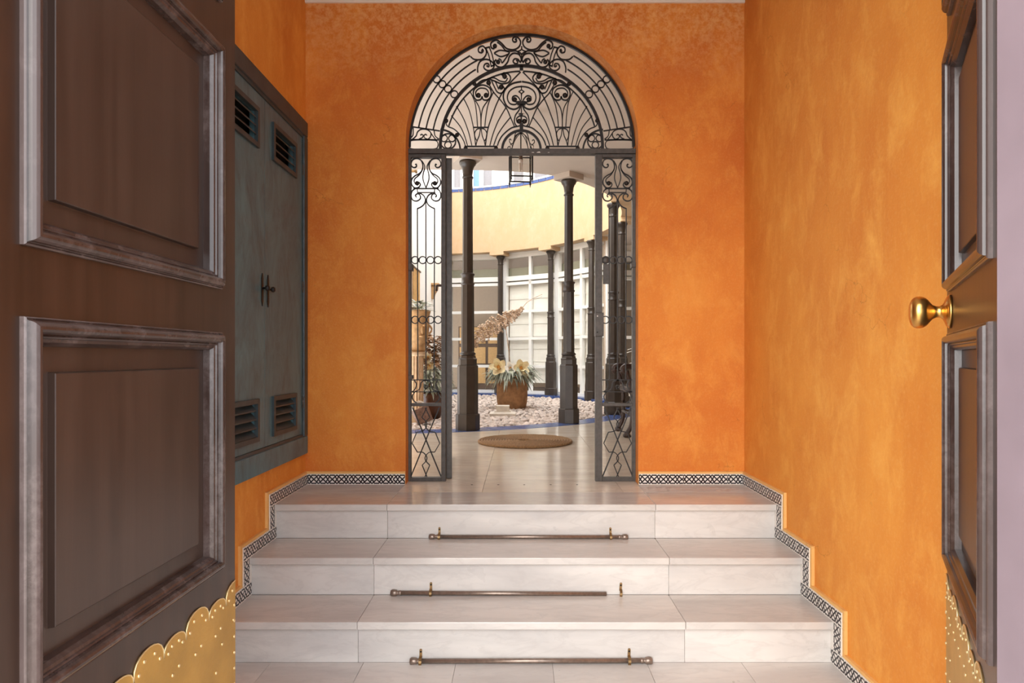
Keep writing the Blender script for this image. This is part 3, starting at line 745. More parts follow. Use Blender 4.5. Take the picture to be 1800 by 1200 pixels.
# side panels -------------------------------------------------------------
PC = 748.8
def panel_strokes():
    S = []
    def m2(name, P, wd):
        S.append((name, P, wd)); S.append((name, [(2*PC-x, y) for x, y in P], wd))
    g = lambda *P: [GG(*p) for p in P]; h = lambda *P: [G3(*p) for p in P]; j = lambda *P: [GJ(*p) for p in P]
    m2('scroll', g((128, 256), (143, 246), (148, 272), (128, 294), (92, 290), (64, 250), (84, 186), (140, 160), (206, 180), (238, 240), (240, 310), (200, 378), (124, 420), (76, 474), (74, 548), (122, 602), (180, 592), (205, 552), (186, 516)), 2.3)
    m2('scroll', g((226, 190), (262, 250), (272, 300), (250, 380), (244, 460), (262, 530), (292, 604)), 1.9)
    m2('scroll', g((236, 330), (190, 404), (124, 462), (112, 506), (134, 548)), 1.9)
    m2('scroll', g((146, 742), (132, 716), (160, 690), (198, 708), (204, 764), (150, 800), (92, 784), (66, 724), (80, 652), (126, 614)), 2.2)
    m2('scroll', g((190, 680), (250, 712), (282, 780), (262, 846), (216, 888), (160, 914)), 2.2)
    S.append(('collar_bar', g((100, 612), (480, 612)), 2.4)); S.append(('collar_bar', g((158, 672), (432, 672)), 1.8))
    m2('collar_bar', g((158, 620), (164, 672)), 1.6)
    m2('bar', [GG(160, 912), (734.6, 667)], 1.8)
    S.append(('bar', [GG(288, 780), (748.8, 667)], 1.8))
    S.append(('bar', [(721, 667.5), (778, 667.5)], 2.0)); S.append(('thin_bar', [(722, 688.5), (776, 688.5)], 1.4))
    m2('base_scroll', j((92, 524), (112, 566), (100, 622), (66, 656), (96, 658)), 2.0)
    m2('base_scroll', j((96, 650), (140, 634), (160, 592), (168, 548), (206, 524), (240, 522)), 2.0)
    m2('base_scroll', j((92, 660), (66, 706), (78, 756), (116, 786)), 2.0)
    m2('base_curl', j((238, 620), (216, 612), (206, 592), (220, 580), (230, 592)), 1.6)
    m2('cross_bar', h((95, 622), (282, 1076)), 2.2)
    m2('lattice_bar', [G3(*p) for p in ((189, 622), (156, 688))], 1.7)
    m2('lattice_bar', h((156, 688), (184, 716), (187, 744), (164, 776), (122, 785)), 1.7)
    m2('lattice_bar', h((122, 785), (92, 858), (126, 916)), -1.7)
    m2('lattice_bar', h((126, 916), (162, 918), (187, 945), (185, 972), (158, 1002)), 1.7)
    m2('lattice_bar', h((158, 1002), (189, 1078)), 1.7)
    return S
STROKES = panel_strokes()
STRAIGHT = ('bar', 'thin_bar', 'collar_bar', 'cross_bar')
def ironwork(parent, mx, yc=GY, tf=None):
    for name, P, wd in STROKES:
        Q = [(mx(x), y) for x, y in P]
        iron_piece(parent, name, Q, abs(wd), smooth=(name not in STRAIGHT and wd > 0 and len(P) > 2), yc=yc, tf=tf, thick=.009)
    for y in (457, 562):
        for x in (729.7, 743.0, 756.6, 770.0): ring_piece(parent, mx(x), y, 6.3, 1.9, yc, tf)
    for gx in (GG(157, 532), GG(424, 532)): ball(parent, mx(gx[0]), gx[1], 4.2, 'iron_dark', yc, tf)
def bar(parent, px0, px1, py0, py1, thick=.04, name='frame_bar', mat='iron', yc=GY):
    a = gp(px0, py0); b = gp(px1, py1)
    return MB().box(min(a[0], b[0]), max(a[0], b[0]), yc-thick/2, yc+thick/2, min(a[1], b[1]), max(a[1], b[1])).build(name, mat, parent, .002)
pl_ = thing('side_grille', 'wrought iron side panel of the gate in front of the tall planters', 'grille', (gp(749, 0)[0], GY, ZL))
bar(pl_, 717.5, 723, 272.3, 845); bar(pl_, 776.2, 784, 272.3, 845); bar(pl_, 723, 776.2, 272.3, 278); bar(pl_, 723, 776.2, 708, 713.5, .03, 'cross_rail'); bar(pl_, 723, 776.2, 838, 845)
ironwork(pl_, lambda x: x)
bar(pl_, 719, 726, 464, 476, .06, 'hinge'); bar(pl_, 719, 726, 659, 666, .06, 'hinge')
pr_ = thing('side_grille', 'wrought iron side panel of the gate with the lock box', 'grille', (gp(1085, 0)[0], GY, ZL))
mr = lambda x: 1085.0-(x-749.4)
bar(pr_, 1111, 1117.5, 272.3, 845); bar(pr_, 1046, 1058, 272.3, 845); bar(pr_, 1058, 1111, 272.3, 278); bar(pr_, 1058, 1111, 708, 713.5, .03, 'cross_rail'); bar(pr_, 1058, 1111, 838, 845)
ironwork(pr_, mr)
bar(pr_, 1109, 1117, 462, 471, .06, 'hinge'); bar(pr_, 1060, 1071, 464, 499, .012, 'strike_plate')
ball(pr_, mr(770.0), 457, 6.4, 'iron', GY, None, .4)
lb = bar(pr_, 1045.5, 1060, 550, 591, .07, 'lock_box')
for y in (556, 584): ball(lb, 1049, y, 1.2, 'bulb' if y < 570 else 'black', GY-.035)
# open gate leaf, swung back into the gallery
lf = thing('gate_leaf', 'wrought iron gate leaf swung open and seen edge-on beside the left panel', 'gate', (-.4225, 3.87, ZL+.004), PI/2+math.atan(.109), local=True)
LW = .84
def lbar(x0, x1, z0, z1, name='frame_bar', t=.034): return MB().box(x0, x1, -t/2, t/2, z0, z1).build(name, 'iron', lf, .002)
LH = 1.895
lbar(0, .036, 0, LH); lbar(LW-.036, LW, 0, LH); lbar(.036, LW-.036, 0, .03); lbar(.036, LW-.036, LH-.03, LH); lbar(.036, LW-.036, .445, .465, 'cross_rail', .026)
xa, xb = gp(723, 0)[0], gp(776.2, 0)[0]
for k in range(2):
    x0 = .036+k*(LW-.072)/2; sx_ = (LW-.072)/2/(xb-xa)
    ironwork(lf, lambda x: x, 0.0, lambda x, z, x0=x0, sx_=sx_: (x0+(x-xa)*sx_, z-ZL))
hd = MB().box(LW-.035, LW-.005, .017, .024, 1.10, 1.34).build('lock_plate', 'iron_dark', lf)
MB().tube([(LW-.02, .02, 1.23), (LW-.02, .085, 1.23), (LW-.02, .09, 1.225), (LW-.02, .09, 1.19)], .009, 8).build('lever_handle', 'iron', lf)
MB().tube([(LW-.02, .02, 1.30), (LW-.02, .045, 1.30)], .006, 8).tube([(LW-.02, .045, 1.285), (LW-.02, .045, 1.315)], .006, 8).build('thumb_turn', 'iron_dark', lf)

# ================================================================== PATIO
SZ = 3.24                           # soffit over the gallery
PZ = 4.47                           # top of the parapet
HR_ = 3.14                          # radius of the opening
CH = 7.0                            # straight near edge of the opening
def hole(a):
    """distance from the patio centre to the edge of the opening, corners rounded"""
    r = HR_; s = math.sin(a); c = math.cos(a)
    if s < 0:
        d = (RY-CH)/(-s); k = 8.0
        r = (r**-(k*2)+d**-(k*2))**(-1/(k*2))
    if c < -.0: 
        d = (RX+1.35)  # opening ends at the white wall
    return r
def rect_out(a, x0, x1, y0, y1):
    c, s = math.cos(a), math.sin(a); t = 1e9
    if c > 1e-6: t = min(t, (x1-RX)/c)
    if c < -1e-6: t = min(t, (x0-RX)/c)
    if s > 1e-6: t = min(t, (y1-RY)/s)
    if s < -1e-6: t = min(t, (y0-RY)/s)
    return t
NA = 144
angs = [2*PI*k/NA for k in range(NA)]
so = MB(); vs = []; fs = []
for a in angs:
    r0, r1 = hole(a)+.1805, rect_out(a, -5.4, 3.4, YB2, 16.0)
    for r, z in ((r0, SZ), (r1, SZ), (r1, SZ+.25), (r0, SZ+.25)): vs.append((RX+r*math.cos(a), RY+r*math.sin(a), z))
for k in range(NA):
    j = (k+1) % NA
    for q in range(4): fs.append((k*4+q, j*4+q, j*4+(q+1) % 4, k*4+(q+1) % 4))
so.add(vs, fs)
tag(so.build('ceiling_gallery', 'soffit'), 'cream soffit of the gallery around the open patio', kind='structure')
# parapet with blue coping
def ringseg(m, a0, a1, r0, r1, z0, z1, n=2):
    vs = []; fs = []
    for k in range(n+1):
        a = a0+(a1-a0)*k/n; f0 = r0(a) if callable(r0) else r0; f1 = r1(a) if callable(r1) else r1
        for r, z in ((f0, z0), (f1, z0), (f1, z1), (f0, z1)): vs.append((RX+r*math.cos(a), RY+r*math.sin(a), z))
    for k in range(n):
        for q in range(4): fs.append((k*4+q, (k+1)*4+q, (k+1)*4+(q+1) % 4, k*4+(q+1) % 4))
    fs += [(0, 1, 2, 3), (n*4+3, n*4+2, n*4+1, n*4)]
    return m.add(vs, fs)
pp = MB(); ringseg(pp, -PI*.12, PI*.56, lambda a: hole(a), lambda a: hole(a)+.18, SZ+.0, PZ, 60)
par = tag(pp.build('wall_patio', 'yellow'), 'curved pale yellow parapet above the patio columns', kind='structure')
pp = MB(); ringseg(pp, -PI*.62, -PI*.1202, lambda a: hole(a), lambda a: hole(a)+.18, SZ+.0, SZ+.35, 50)
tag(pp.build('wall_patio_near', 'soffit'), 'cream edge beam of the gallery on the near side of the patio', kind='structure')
da = .17/HR_
k = -20
while k*da < PI*.54:
    if k*da > -PI*.118: ringseg(MB(), k*da+.002, (k+1)*da-.002, lambda a: hole(a)-.012, lambda a: hole(a)+.03, PZ-.045, PZ+.008).build('blue_tile', 'blue', par)
    k += 1
ringseg(MB(), -PI*.12, PI*.55, lambda a: hole(a)-.018, lambda a: hole(a)+.22, PZ+.008, PZ+.04, 80).build('coping', 'white', par)

# columns (dark painted cast iron, octagonal)
COLS = [((-.525, 6.50), 'nearest dark cast iron column left of the doormat'), ((.53, 7.20), 'dark cast iron column right of the flower pot'),
        ((1.18, 8.30), 'dark cast iron column standing behind the right side panel of the gate'), ((1.465, 9.48), 'dark cast iron column half hidden behind another in the right gate panel'),
        ((1.185, 10.92), 'slim far column just left of the gate lock box'), ((.553, 11.98), 'far slim column in front of the shaded windows'),
        ((-.385, 12.60), 'far slim column rising behind the dried branch')]
CH_ = SZ-.062-ZL
def make_column(loc, label):
    a = math.atan2(loc[1]-RY, loc[0]-RX)
    t = thing('patio_column', label, 'column', (loc[0], loc[1], ZL+.004), a, 'dark columns around the patio', local=True)
    o8 = dict(n=8, smooth=False, a0=PI/8); k = 1/math.cos(PI/8)
    MB().lathe([(.112*k, 0), (.112*k, .150), (.106*k, .158)], **o8).build('plinth', 'column', t)
    MB().lathe([(.096*k, .158), (.096*k, .628), (.090*k, .640), (.084*k, .642), (.084*k, .690), (.088*k, .700), (.076*k, .712), (.072*k, .735)], **o8).build('pedestal', 'column', t)
    MB().lathe([(.060, .735), (.078, .742), (.080, .756), (.066, .768), (.058, .785)], 20).build('base_ring', 'column', t)
    MB().lathe([(.0615*k, .775), (.058*k, 1.44)], **o8).build('lower_shaft', 'column', t)
    MB().lathe([(.058, 1.43), (.068, 1.44), (.068, 1.452), (.060, 1.458), (.060, 1.52), (.070, 1.532), (.070, 1.545), (.050, 1.552)], 20).build('shaft_ring', 'column', t)
    MB().lathe([(.0485*k, 1.545), (.0455*k, 2.50)], **o8).build('upper_shaft', 'column', t)
    MB().lathe([(.047, 2.49), (.056, 2.495), (.056, 2.508), (.047, 2.514), (.050, 2.535), (.055, 2.58), (.068, 2.615), (.078, 2.622), (.080, 2.634), (.086, 2.640), (.086, CH_-.02), (.080, CH_-.004)], 20).build('capital', 'column', t)
    return t
for loc, lab in COLS: make_column(loc, lab)
for loc, lab in COLS:                                    # plaster blocks over the columns
    a = math.atan2(loc[1]-RY, loc[0]-RX); near = loc[1] < 8; R0 = math.hypot(loc[1]-RY, loc[0]-RX)
    m = Matrix.Rotation(a, 4, 'Z'); b = MB(); w_ = .115 if near else .145
    f0, f1 = (-w_, w_) if near else (3.139-R0, 3.42-R0)
    P = [m @ Vector((p[0], p[1], 0)) for p in ((f0, -w_), (f1, -w_), (f1, w_), (f0, w_))]
    b.prism([(p.x+loc[0], p.y+loc[1]) for p in P], lambda u, v, t: (u, v, t), SZ-.0615, SZ-.0005)
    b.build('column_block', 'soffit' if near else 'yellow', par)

# gravel bed and cobalt kerb
kb = struct('trim_patio', 'cobalt tiled kerb around the gravel patio')
da = .155/3.3; k = -32
while k*da < PI*.56:
    a0, a1 = k*da+.0015, (k+1)*da-.0015; far = k*da > .25
    m = MB(); ringseg(m, a0, a1, 3.13, 3.425, ZL-.05, ZL+(.035 if far else .002)); m.build('blue_tile', 'blue', kb); k += 1
gb = thing('gravel_bed', 'bed of loose pale pinkish stones filling the round patio', 'gravel', (0, 9, ZL-.03))
ringpts = [(RX+3.125*math.cos(a), RY+3.125*math.sin(a)) for a in angs]
MB().prism([p for p in ringpts if p[0] > -1.30], lambda u, v, t: (u, v, t), ZL-.06, ZL-.022).build('bedding', 'gravel_base', gb)
def pebble_mesh(sub):
    bm = bmesh.new(); bmesh.ops.create_icosphere(bm, subdivisions=sub, radius=1)
    ax = [Vector((random.gauss(0, 1), random.gauss(0, 1), random.gauss(0, 1))).normalized() for _ in range(4)]
    for v in bm.verts:
        p = v.co.copy()
        for q in ax:
            d = p.dot(q)
            if d > .6: p -= q*(d-.6)*.85
        v.co = p*(1+random.uniform(-.05, .05))
    return bm
PV = []
for i in range(8):
    bm = pebble_mesh(2); me = bpy.data.meshes.new('stone'); bm.to_mesh(me); bm.free(); me.materials.append(M['stone']); PV.append(me)
lowv = []
for i in range(6):
    bm = pebble_mesh(1); bm.verts.ensure_lookup_table(); lowv.append(([v.co.copy() for v in bm.verts], [[v.index for v in f.verts] for f in bm.faces])); bm.free()
cands = []
EXC = [(at(900, 0, 9.2)[0], 9.25, .20), (at(884, 0, 8.1)[0], 8.12, .19), (at(731, 0, 7.35)[0], 7.35, .15), (at(759, 0, 7.75)[0], 7.75, .12), (at(747, 0, 7.0)[0], 7.05, .09)]
y = 6.35
while y < 12.75:
    st_y = .052+.0035*(y-6.4); x = -1.25
    while x < 1.5:
        xx, yy = x+random.uniform(-.03, .03), y+random.uniform(-.025, .025)
        if math.hypot(xx-RX, yy-RY) < 3.10 and abs(xx)/yy < .17 and all(math.hypot(xx-c[0][0], yy-c[0][1]) > .14 for c in COLS) and all(math.hypot(xx-e[0], yy-e[1]) > e[2] for e in EXC): cands.append((xx, yy))
        x += .062+.003*(y-6.4)
    y += st_y
cands.sort(key=lambda p: p[1])
rest = MB()
vis = [p for p in cands if -.125 < p[0]/p[1] < .125]
near_ = set(vis[:300])
for p in cands:
    r = random.uniform(.028, .050); sx, sy, sz = r*random.uniform(.9, 1.3), r*random.uniform(.7, 1.0), r*random.uniform(.45, .75)
    E = Matrix.Rotation(random.uniform(0, 6.28), 3, 'Z') @ Matrix.Rotation(random.gauss(0, .35), 3, 'X')
    z = ZL-.016+random.uniform(-.004, .012)
    if p in near_:
        o = bpy.data.objects.new('stone', random.choice(PV)); COL.objects.link(o); o.parent = gb
        o.matrix_local = Matrix.Translation((p[0], p[1]-9, z-ZL+.03)) @ E.to_4x4() @ Matrix.Diagonal((sx, sy, sz, 1))
    else:
        vv, ff = random.choice(lowv); rest.add([Vector((p[0], p[1], z))+E @ Vector((a.x*sx, a.y*sy, a.z*sz)) for a in vv], ff)
tag(rest.build('stones', 'stone', gb), kind='stuff')

# ------------------------------------------------------------------ glazed bays behind the far columns
WZ = [ZL+.0, .60, 1.075, 1.60, 2.13, 2.72, 3.16]
def glazed_bay(name, label, A, B, cols, blind, zs=None, transomsplit=True):
    A, B = Vector((A[0], A[1], 0)), Vector((B[0], B[1], 0)); u = (B-A); L = u.length; u.normalize()
    nv = Vector((u.y, -u.x, 0))                          # towards the patio
    root = struct(name, label, (A.x, A.y, ZL))
    def bx(nm, mat, s0, s1, z0, z1, t0, t1, par=root, bev=0):
        m = MB(); q = []
        for z in (z0, z1):
            for s, t in ((s0, t0), (s1, t0), (s1, t1), (s0, t1)):
                p = A+u*s+nv*t; q.append((p.x, p.y, z))
        m.add(q, [(0, 3, 2, 1), (4, 5, 6, 7), (0, 1, 5, 4), (1, 2, 6, 5), (2, 3, 7, 6), (3, 0, 4, 7)])
        return m.build(nm, mat, par, bev)
    fwid = .055
    bx('jamb', 'frame', 0, fwid, ZL, SZ, -.04, .04); bx('jamb', 'frame', L-fwid, L, ZL, SZ, -.04, .04)
    bx('sill', 'frame', fwid, L-fwid, ZL+.02, .60, -.04, .045); bx('head', 'frame', fwid, L-fwid, 3.14, SZ, -.04, .04)
    bx('transom', 'frame', fwid, L-fwid, 2.70, 2.79, -.045, .05); bx('transom', 'frame', fwid, L-fwid, 2.62, 2.675, -.035, .035)
    cx = [fwid+(L-2*fwid)*k/cols for k in range(cols+1)]
    for k in range(1, cols): bx('mullion', 'frame', cx[k]-.028, cx[k]+.028, .60, 3.14, -.03, .035)
    rows = [.60, 1.06, 1.59, 2.11, 2.62]
    for z in rows[1:-1]: bx('glazing_bar', 'frame', fwid, L-fwid, z-.026, z+.026, -.028, .03)
    for k in range(cols):
        s0, s1 = cx[k]+(.028 if k else 0), cx[k+1]-(.028 if k < cols-1 else 0)
        for r in range(4): bx('pane', 'glass', s0, s1, rows[r]+(.026 if r else 0), rows[r+1]-(.026 if r < 3 else 0), -.004, .002)
        bx('pane', 'glass', s0, s1, 2.79, 3.14, -.004, .002)
    bx('pelmet', 'pelmet', 0, L, 2.68, 2.96, -.10, -.07)
    if blind:
        for k in range(cols):
            b_ = thing('roman_blind', {0: 'left half', 1: 'right half'}[k]+' of the white folded blind behind '+blind, 'blind', tuple(A+u*cx[k]+Vector((0, 0, .75))), group='white blinds behind the glazing')
            z = 2.62; i = 0
            while z > .80:
                z2 = max(z-.24, .78); m = MB(); q = []
                for zz, t in ((z, -.075), (z2-.03, -.060), (z2-.02, -.068), (z-.012, -.083)):
                    for s in (cx[k]+.01, cx[k+1]-.01): p = A+u*s+nv*t; q.append((p.x, p.y, zz))
                m.add(q, [(0, 1, 3, 2), (2, 3, 5, 4), (4, 5, 7, 6), (6, 7, 1, 0), (0, 2, 4, 6), (1, 7, 5, 3)]); m.build('fold', 'blind', b_); z = z2
    return root
def gpt(deg, r=3.47): return (RX+r*math.cos(math.radians(deg)), RY+r*math.sin(math.radians(deg)))
A0 = gpt(90.5); A1 = gpt(66.2); A2 = gpt(46.4); A3 = gpt(23.5)
glazed_bay('window_1', 'white glazed bay behind the nearest left column', A0, A1, 2, None)
glazed_bay('window_2', 'white glazed bay with blinds behind the dried branch', A1, A2, 2, 'the dried branch')
glazed_bay('window_3', 'white glazed bay with blinds between the far right columns', A2, A3, 2, 'the two slim right columns')
glazed_bay('window_4', 'white glazed bay at the end of the right gallery', (1.52, 11.75), (3.2, 11.75), 3, None)
tag(box('wall_gallery', 'room', (1.40, 1.52, 10.95, 16.0, ZL, SZ)), 'beige pier at the end of the right gallery', kind='structure')
tag(box('wall_gallery_right', 'room', (3.2, 3.4, YB2, 16.0, ZL-.1, SZ)), 'beige right wall of the gallery', kind='structure')
tag(box('wall_gallery_left', 'white', (-5.4, -5.2, YB2, 16.0, ZL-.1, SZ)), 'white left wall of the gallery', kind='structure')
tag(MB().box(XR, 3.4, YB, YB2, 0, SZ).box(-5.4, XL, YB, YB2, 0, SZ).build('wall_gallery_front', 'room'), 'gallery side of the arched wall', kind='structure')
tag(box('wall_patio_left', 'white', (-1.75, -1.36, 7.6, 13.2, ZL-.1, 7.2)), 'tall white wall rising behind the planters', kind='structure')
# rooms behind the glazing
tag(MB().box(-5.4, 3.4, 16.0, 16.2, 0, SZ).build('wall_room', 'room'), 'back wall of the room behind the glazing', kind='structure')
tag(MB().box(-5.4, 3.2, 12.95, 16.0, ZL-.06, ZL-.005).build('floor_room', 'brown'), 'brown floor of the room behind the glazing', kind='structure')

# upper storey seen over the parapet
uw = MB(); UY = 15.6
wins = [(795, 812), (829, 868), (900, 923), (937, 965)]
Z0, Z1 = 5.22, 6.7
edges = [-6.0]+[v for a, b in wins for v in (at(a, 0, UY)[0], at(b, 0, UY)[0])]+[4.5]
for i in range(0, len(edges), 2): uw.box(edges[i], edges[i+1], UY, UY+.25, SZ+.3, 7.2)
for a, b in wins: uw.box(at(a, 0, UY)[0], at(b, 0, UY)[0], UY, UY+.25, SZ+.3, Z0); uw.box(at(a, 0, UY)[0], at(b, 0, UY)[0], UY, UY+.25, Z1, 7.2)
tag(uw.build('wall_upper', 'white'), 'white upper storey wall seen above the parapet', kind='structure')
M['sky_glass'] = plain('sky_reflection_tint', srgb(84, 116, 166), .15, 0, .05)  # sky reflection painted into the pane as a blue base colour
M['grey_glass'] = plain('grey_curtained_glass', srgb(104, 100, 102), .2, 0, .06)
for i, (a, b) in enumerate(wins):
    x0, x1 = at(a, 0, UY)[0], at(b, 0, UY)[0]
    r = struct('window_%d' % (5+i), 'upper storey window number %d from the left above the parapet' % (i+1), (x0, UY, Z0))
    MB().box(x0, x1, UY+.02, UY+.10, Z0, Z0+.05).box(x0, x1, UY+.02, UY+.10, Z1-.05, Z1).box(x0, x0+.04, UY+.02, UY+.1, Z0+.05, Z1-.05).box(x1-.04, x1, UY+.02, UY+.1, Z0+.05, Z1-.05).build('window_frame', 'frame', r)
    if i == 1:
        xm = at(846, 0, UY)[0]; MB().box(xm-.05, xm+.05, UY+.02, UY+.1, Z0+.05, Z1-.05).build('mullion', 'frame', r)
        MB().box(x0+.04, xm-.05, UY+.05, UY+.06, Z0+.05, Z1-.05).build('pane', 'sky_glass', r); MB().box(xm+.05, x1-.04, UY+.05, UY+.06, Z0+.05, Z1-.05).build('pane', 'grey_glass', r)
    else: MB().box(x0+.04, x1-.04, UY+.05, UY+.06, Z0+.05, Z1-.05).build('pane', 'grey_glass', r)

# ------------------------------------------------------------------ doormat
mx, my = at(923, 777, 5.52)[0], 5.55
mt = thing('round_mat', 'round braided jute doormat on the marble floor', 'mat', (mx, my, ZL))
MR = .40
for k in range(15):
    r0, r1 = .055+(MR-.055)*k/15, .055+(MR-.055)*(k+1)/15; rm = (r0+r1)/2; h = .022+.002*(k % 2)
    MB().tube([(mx+rm*math.cos(2*PI*i/56), my+rm*math.sin(2*PI*i/56), ZL+.0125+.001*math.sin(9*i)) for i in range(56)], (r1-r0)*.56, 8, True, True).build('braid_coil', 'jute', mt)

# ------------------------------------------------------------------ lantern
LXc, LYc = at(915.5, 0, 5.40)[0], 5.40
ln = thing('hanging_lantern', 'square black iron lantern hanging from the gallery ceiling behind the arch', 'lantern', (LXc, LYc, 2.69), math.radians(5), local=True)
h = .087; b0, b1 = .005, .222; q = .0065
for sx in (-1, 1):
    for sy in (-1, 1):
        MB().box(sx*h-q, sx*h+q, sy*h-q, sy*h+q, b0, b1).build('post', 'iron_dark', ln)
        MB().lathe([(.0, -.040), (.004, -.036), (.003, -.026), (.008, -.016), (.009, -.008), (.005, 0), (.005, .006)], 8, (sx*h, sy*h, b0)).build('finial', 'iron_dark', ln)
for z in (b0+.008, b1-.006):
    for s in (-1, 1):
        MB().box(-h, h, s*h-.005, s*h+.005, z-.005, z+.005).build('rail', 'iron_dark', ln); MB().box(s*h-.005, s*h+.005, -h, h, z-.005, z+.005).build('rail', 'iron_dark', ln)
for s in (-1, 1):
    MB().box(-h+.007, h-.007, s*h-.001, s*h+.001, b0+.014, b1-.012).build('pane', 'glass', ln); MB().box(s*h-.001, s*h+.001, -h+.007, h-.007, b0+.014, b1-.012).build('pane', 'glass', ln)
for sx in (-1, 1):
    for sy in (-1, 1):
        d = lambda r, z: (sx*r, sy*r, z)
        P = cr([d(.004, .395), d(.028, .392), d(.048, .37), d(.058, .33), d(.066, .292), d(.082, .272), d(.098, .278), d(.102, .296), d(.094, .308), d(.086, .300)], 4)
        MB().tube(P, .0038, 6).build('scroll_arm', 'iron_dark', ln)
        P = cr([d(.004, .39), d(.035, .36), d(.060, .31), d(.072, .26), d(.084, .224)], 4); MB().tube(P, .0035, 6).build('stay', 'iron_dark', ln)
        MB().tube([d(.086+.010*math.cos(2*PI*i/10), .250+.018*math.sin(2*PI*i/10)) for i in range(10)], .0028, 5, True, True).build('loop', 'iron_dark', ln)
MB().tube([(0, 0, .40), (0, 0, .20)], .005, 8).build('stem', 'iron_dark', ln)
MB().box(-.02, .02, -.004, .004, .226, .234).build('cross_bar', 'iron_dark', ln)
MB().lathe([(.006, .225), (.014, .215), (.016, .185), (.018, .175), (.010, .172)], 12).build('lamp_holder', 'brown', ln)
bl = MB().lathe([(.012, .174), (.019, .165), (.019, .145), (.010, .138)], 12)
for sx in (-1, 1):
    for sy in (-1, 1): bl.tube([(sx*.008, sy*.008, .145), (sx*.008, sy*.008, .085), (sx*.008, sy*.008, .080)], .0065, 8)
bl.build('lamp_bulb', 'bulb', ln)
for k in range(7):
    z = .408+k*.0215
    pts = [(0, .007*math.cos(2*PI*i/10), z+.0145*math.sin(2*PI*i/10)) if k % 2 else (.007*math.cos(2*PI*i/10), 0, z+.0145*math.sin(2*PI*i/10)) for i in range(10)]
    MB().tube(pts, .0025, 5, True, True).build('chain_link', 'iron_dark', ln)
MB().lathe([(.02, .549), (.016, .538), (.005, .532)], 12).build('ceiling_rose', 'iron_dark', ln)

# ------------------------------------------------------------------ plants
def leaf(m, p, dirv, L, wd, curl=.3, up=Vector((0, 0, 1))):
    p = Vector(p); d = Vector(dirv).normalized(); s = d.cross(up)
    if s.length < 1e-3: s = Vector((1, 0, 0))
    s.normalize(); q = s.cross(d)
    pts = []; nseg = 4
    for i in range(nseg+1):
        t = i/nseg; c_ = p+d*L*t-Vector((0, 0, 1))*curl*L*t*t; w_ = wd*math.sin(PI*(.12+.88*t)**.8)*(1 if t < 1 else 0)
        pts += [c_-s*w_/2, c_+q*wd*.12, c_+s*w_/2]
    fs = []
    for i in range(nseg):
        for k in range(2): fs.append((i*3+k, i*3+k+1, (i+1)*3+k+1, (i+1)*3+k))
    m.add(pts, fs, True)
def flower(t, c, r, mat, tilt, name='flower'):
    c = Vector(c); m = MB(); ax = Vector(tilt).normalized(); u = ax.cross(Vector((0, 0, 1))).normalized(); v = ax.cross(u)
    fo = None
    for ring_, n_, op, rr in ((0, 5, .9, 1.0), (1, 4, .45, .75)):
        for k in range(n_):
            a = 2*PI*k/n_+ring_*.5; d = (u*math.cos(a)+v*math.sin(a))*op+ax*(1.1-op); d.normalize()
            pts = []; s = ax.cross(d).normalized()
            for i in range(5):
                tt = i/4; w_ = r*rr*.85*math.sin(PI*(.08+.80*tt)); p = c+d*r*rr*tt+ax*r*.35*tt*tt
                pts += [p-s*w_/2+ax*r*.1, p-ax*r*.04, p+s*w_/2+ax*r*.1]
            fs = [(i*3+k2, i*3+k2+1, i*3+k2+4, i*3+k2+3) for i in range(4) for k2 in range(2)]
            m.add(pts, fs, True)
    f = m.build(name, mat, t)
    MB().lathe([(.0, -.4*r), (.22*r, -.2*r), (.27*r, .1*r), (.16*r, .36*r), (0, .4*r)], 8, tuple(c+ax*r*.1)).build('flower_centre', 'petal_core', f)
    return f
def pot_mesh(prof, c, n=28): return MB().lathe(prof, n, c)
def lump(n, seed, rx, ry, rz, amp): ...
# central pot
PX, PY_ = at(900, 0, 9.2)[0], 9.25
cp = thing('potted_plant', 'terracotta pot of peach magnolias and silvery leaves on the gravel', 'potted plant', (PX, PY_, ZL-.01))
k9 = 9.25/F
pot_mesh([(.172, 0), (.196, .03), (.212, .10), (.220, .20), (.216, .33), (.214, .335), (.214, .345), (.212, .40), (.225, .43), (.238, .44), (.240, .475), (.222, .48), (.205, .47), (.195, .40)], (PX, PY_, ZL-.015)).build('pot', 'terracotta', cp)
MB().lathe([(.19, .40), (.10, .425), (0, .43)], 20, (PX, PY_, ZL-.015)).build('soil', 'gravel_base', cp)
for sx in (-1, 1):                                       # raised swag on the pot front
    P = [(PX-.03+sx*(.006+.05*math.sin(a)), PY_-.2085, ZL+.13+.035*math.cos(a)) for a in [PI*k/9 for k in range(10)]]
    MB().tube(P, .007, 6).build('swag', 'terracotta', cp)
fo = MB()
for i in range(420):
    a = random.uniform(0, 2*PI); r = .27*math.sqrt(random.random()); el = random.uniform(-.3, .9)
    base = (PX+r*math.cos(a), PY_+r*math.sin(a), ZL+.43+random.uniform(0, .16))
    d = (math.cos(a)*(1-el*.5), math.sin(a)*(1-el*.5), el*.7)
    leaf(fo, base, d, random.uniform(.10, .21), random.uniform(.028, .048), random.uniform(.4, 1.2))
tag(fo.build('foliage', 'leaf', cp), kind='stuff')
def at9(px, py, d=9.0): return at(px, py, d)
flower(cp, at9(877, 646), .125, 'petal', (-.2, -1, .25)); flower(cp, at9(897, 648), .09, 'petal_white', (.1, -1, .35)); flower(cp, at9(915, 647), .12, 'petal', (.25, -1, .15)); flower(cp, at9(922, 655), .06, 'petal', (.5, -.8, .0))
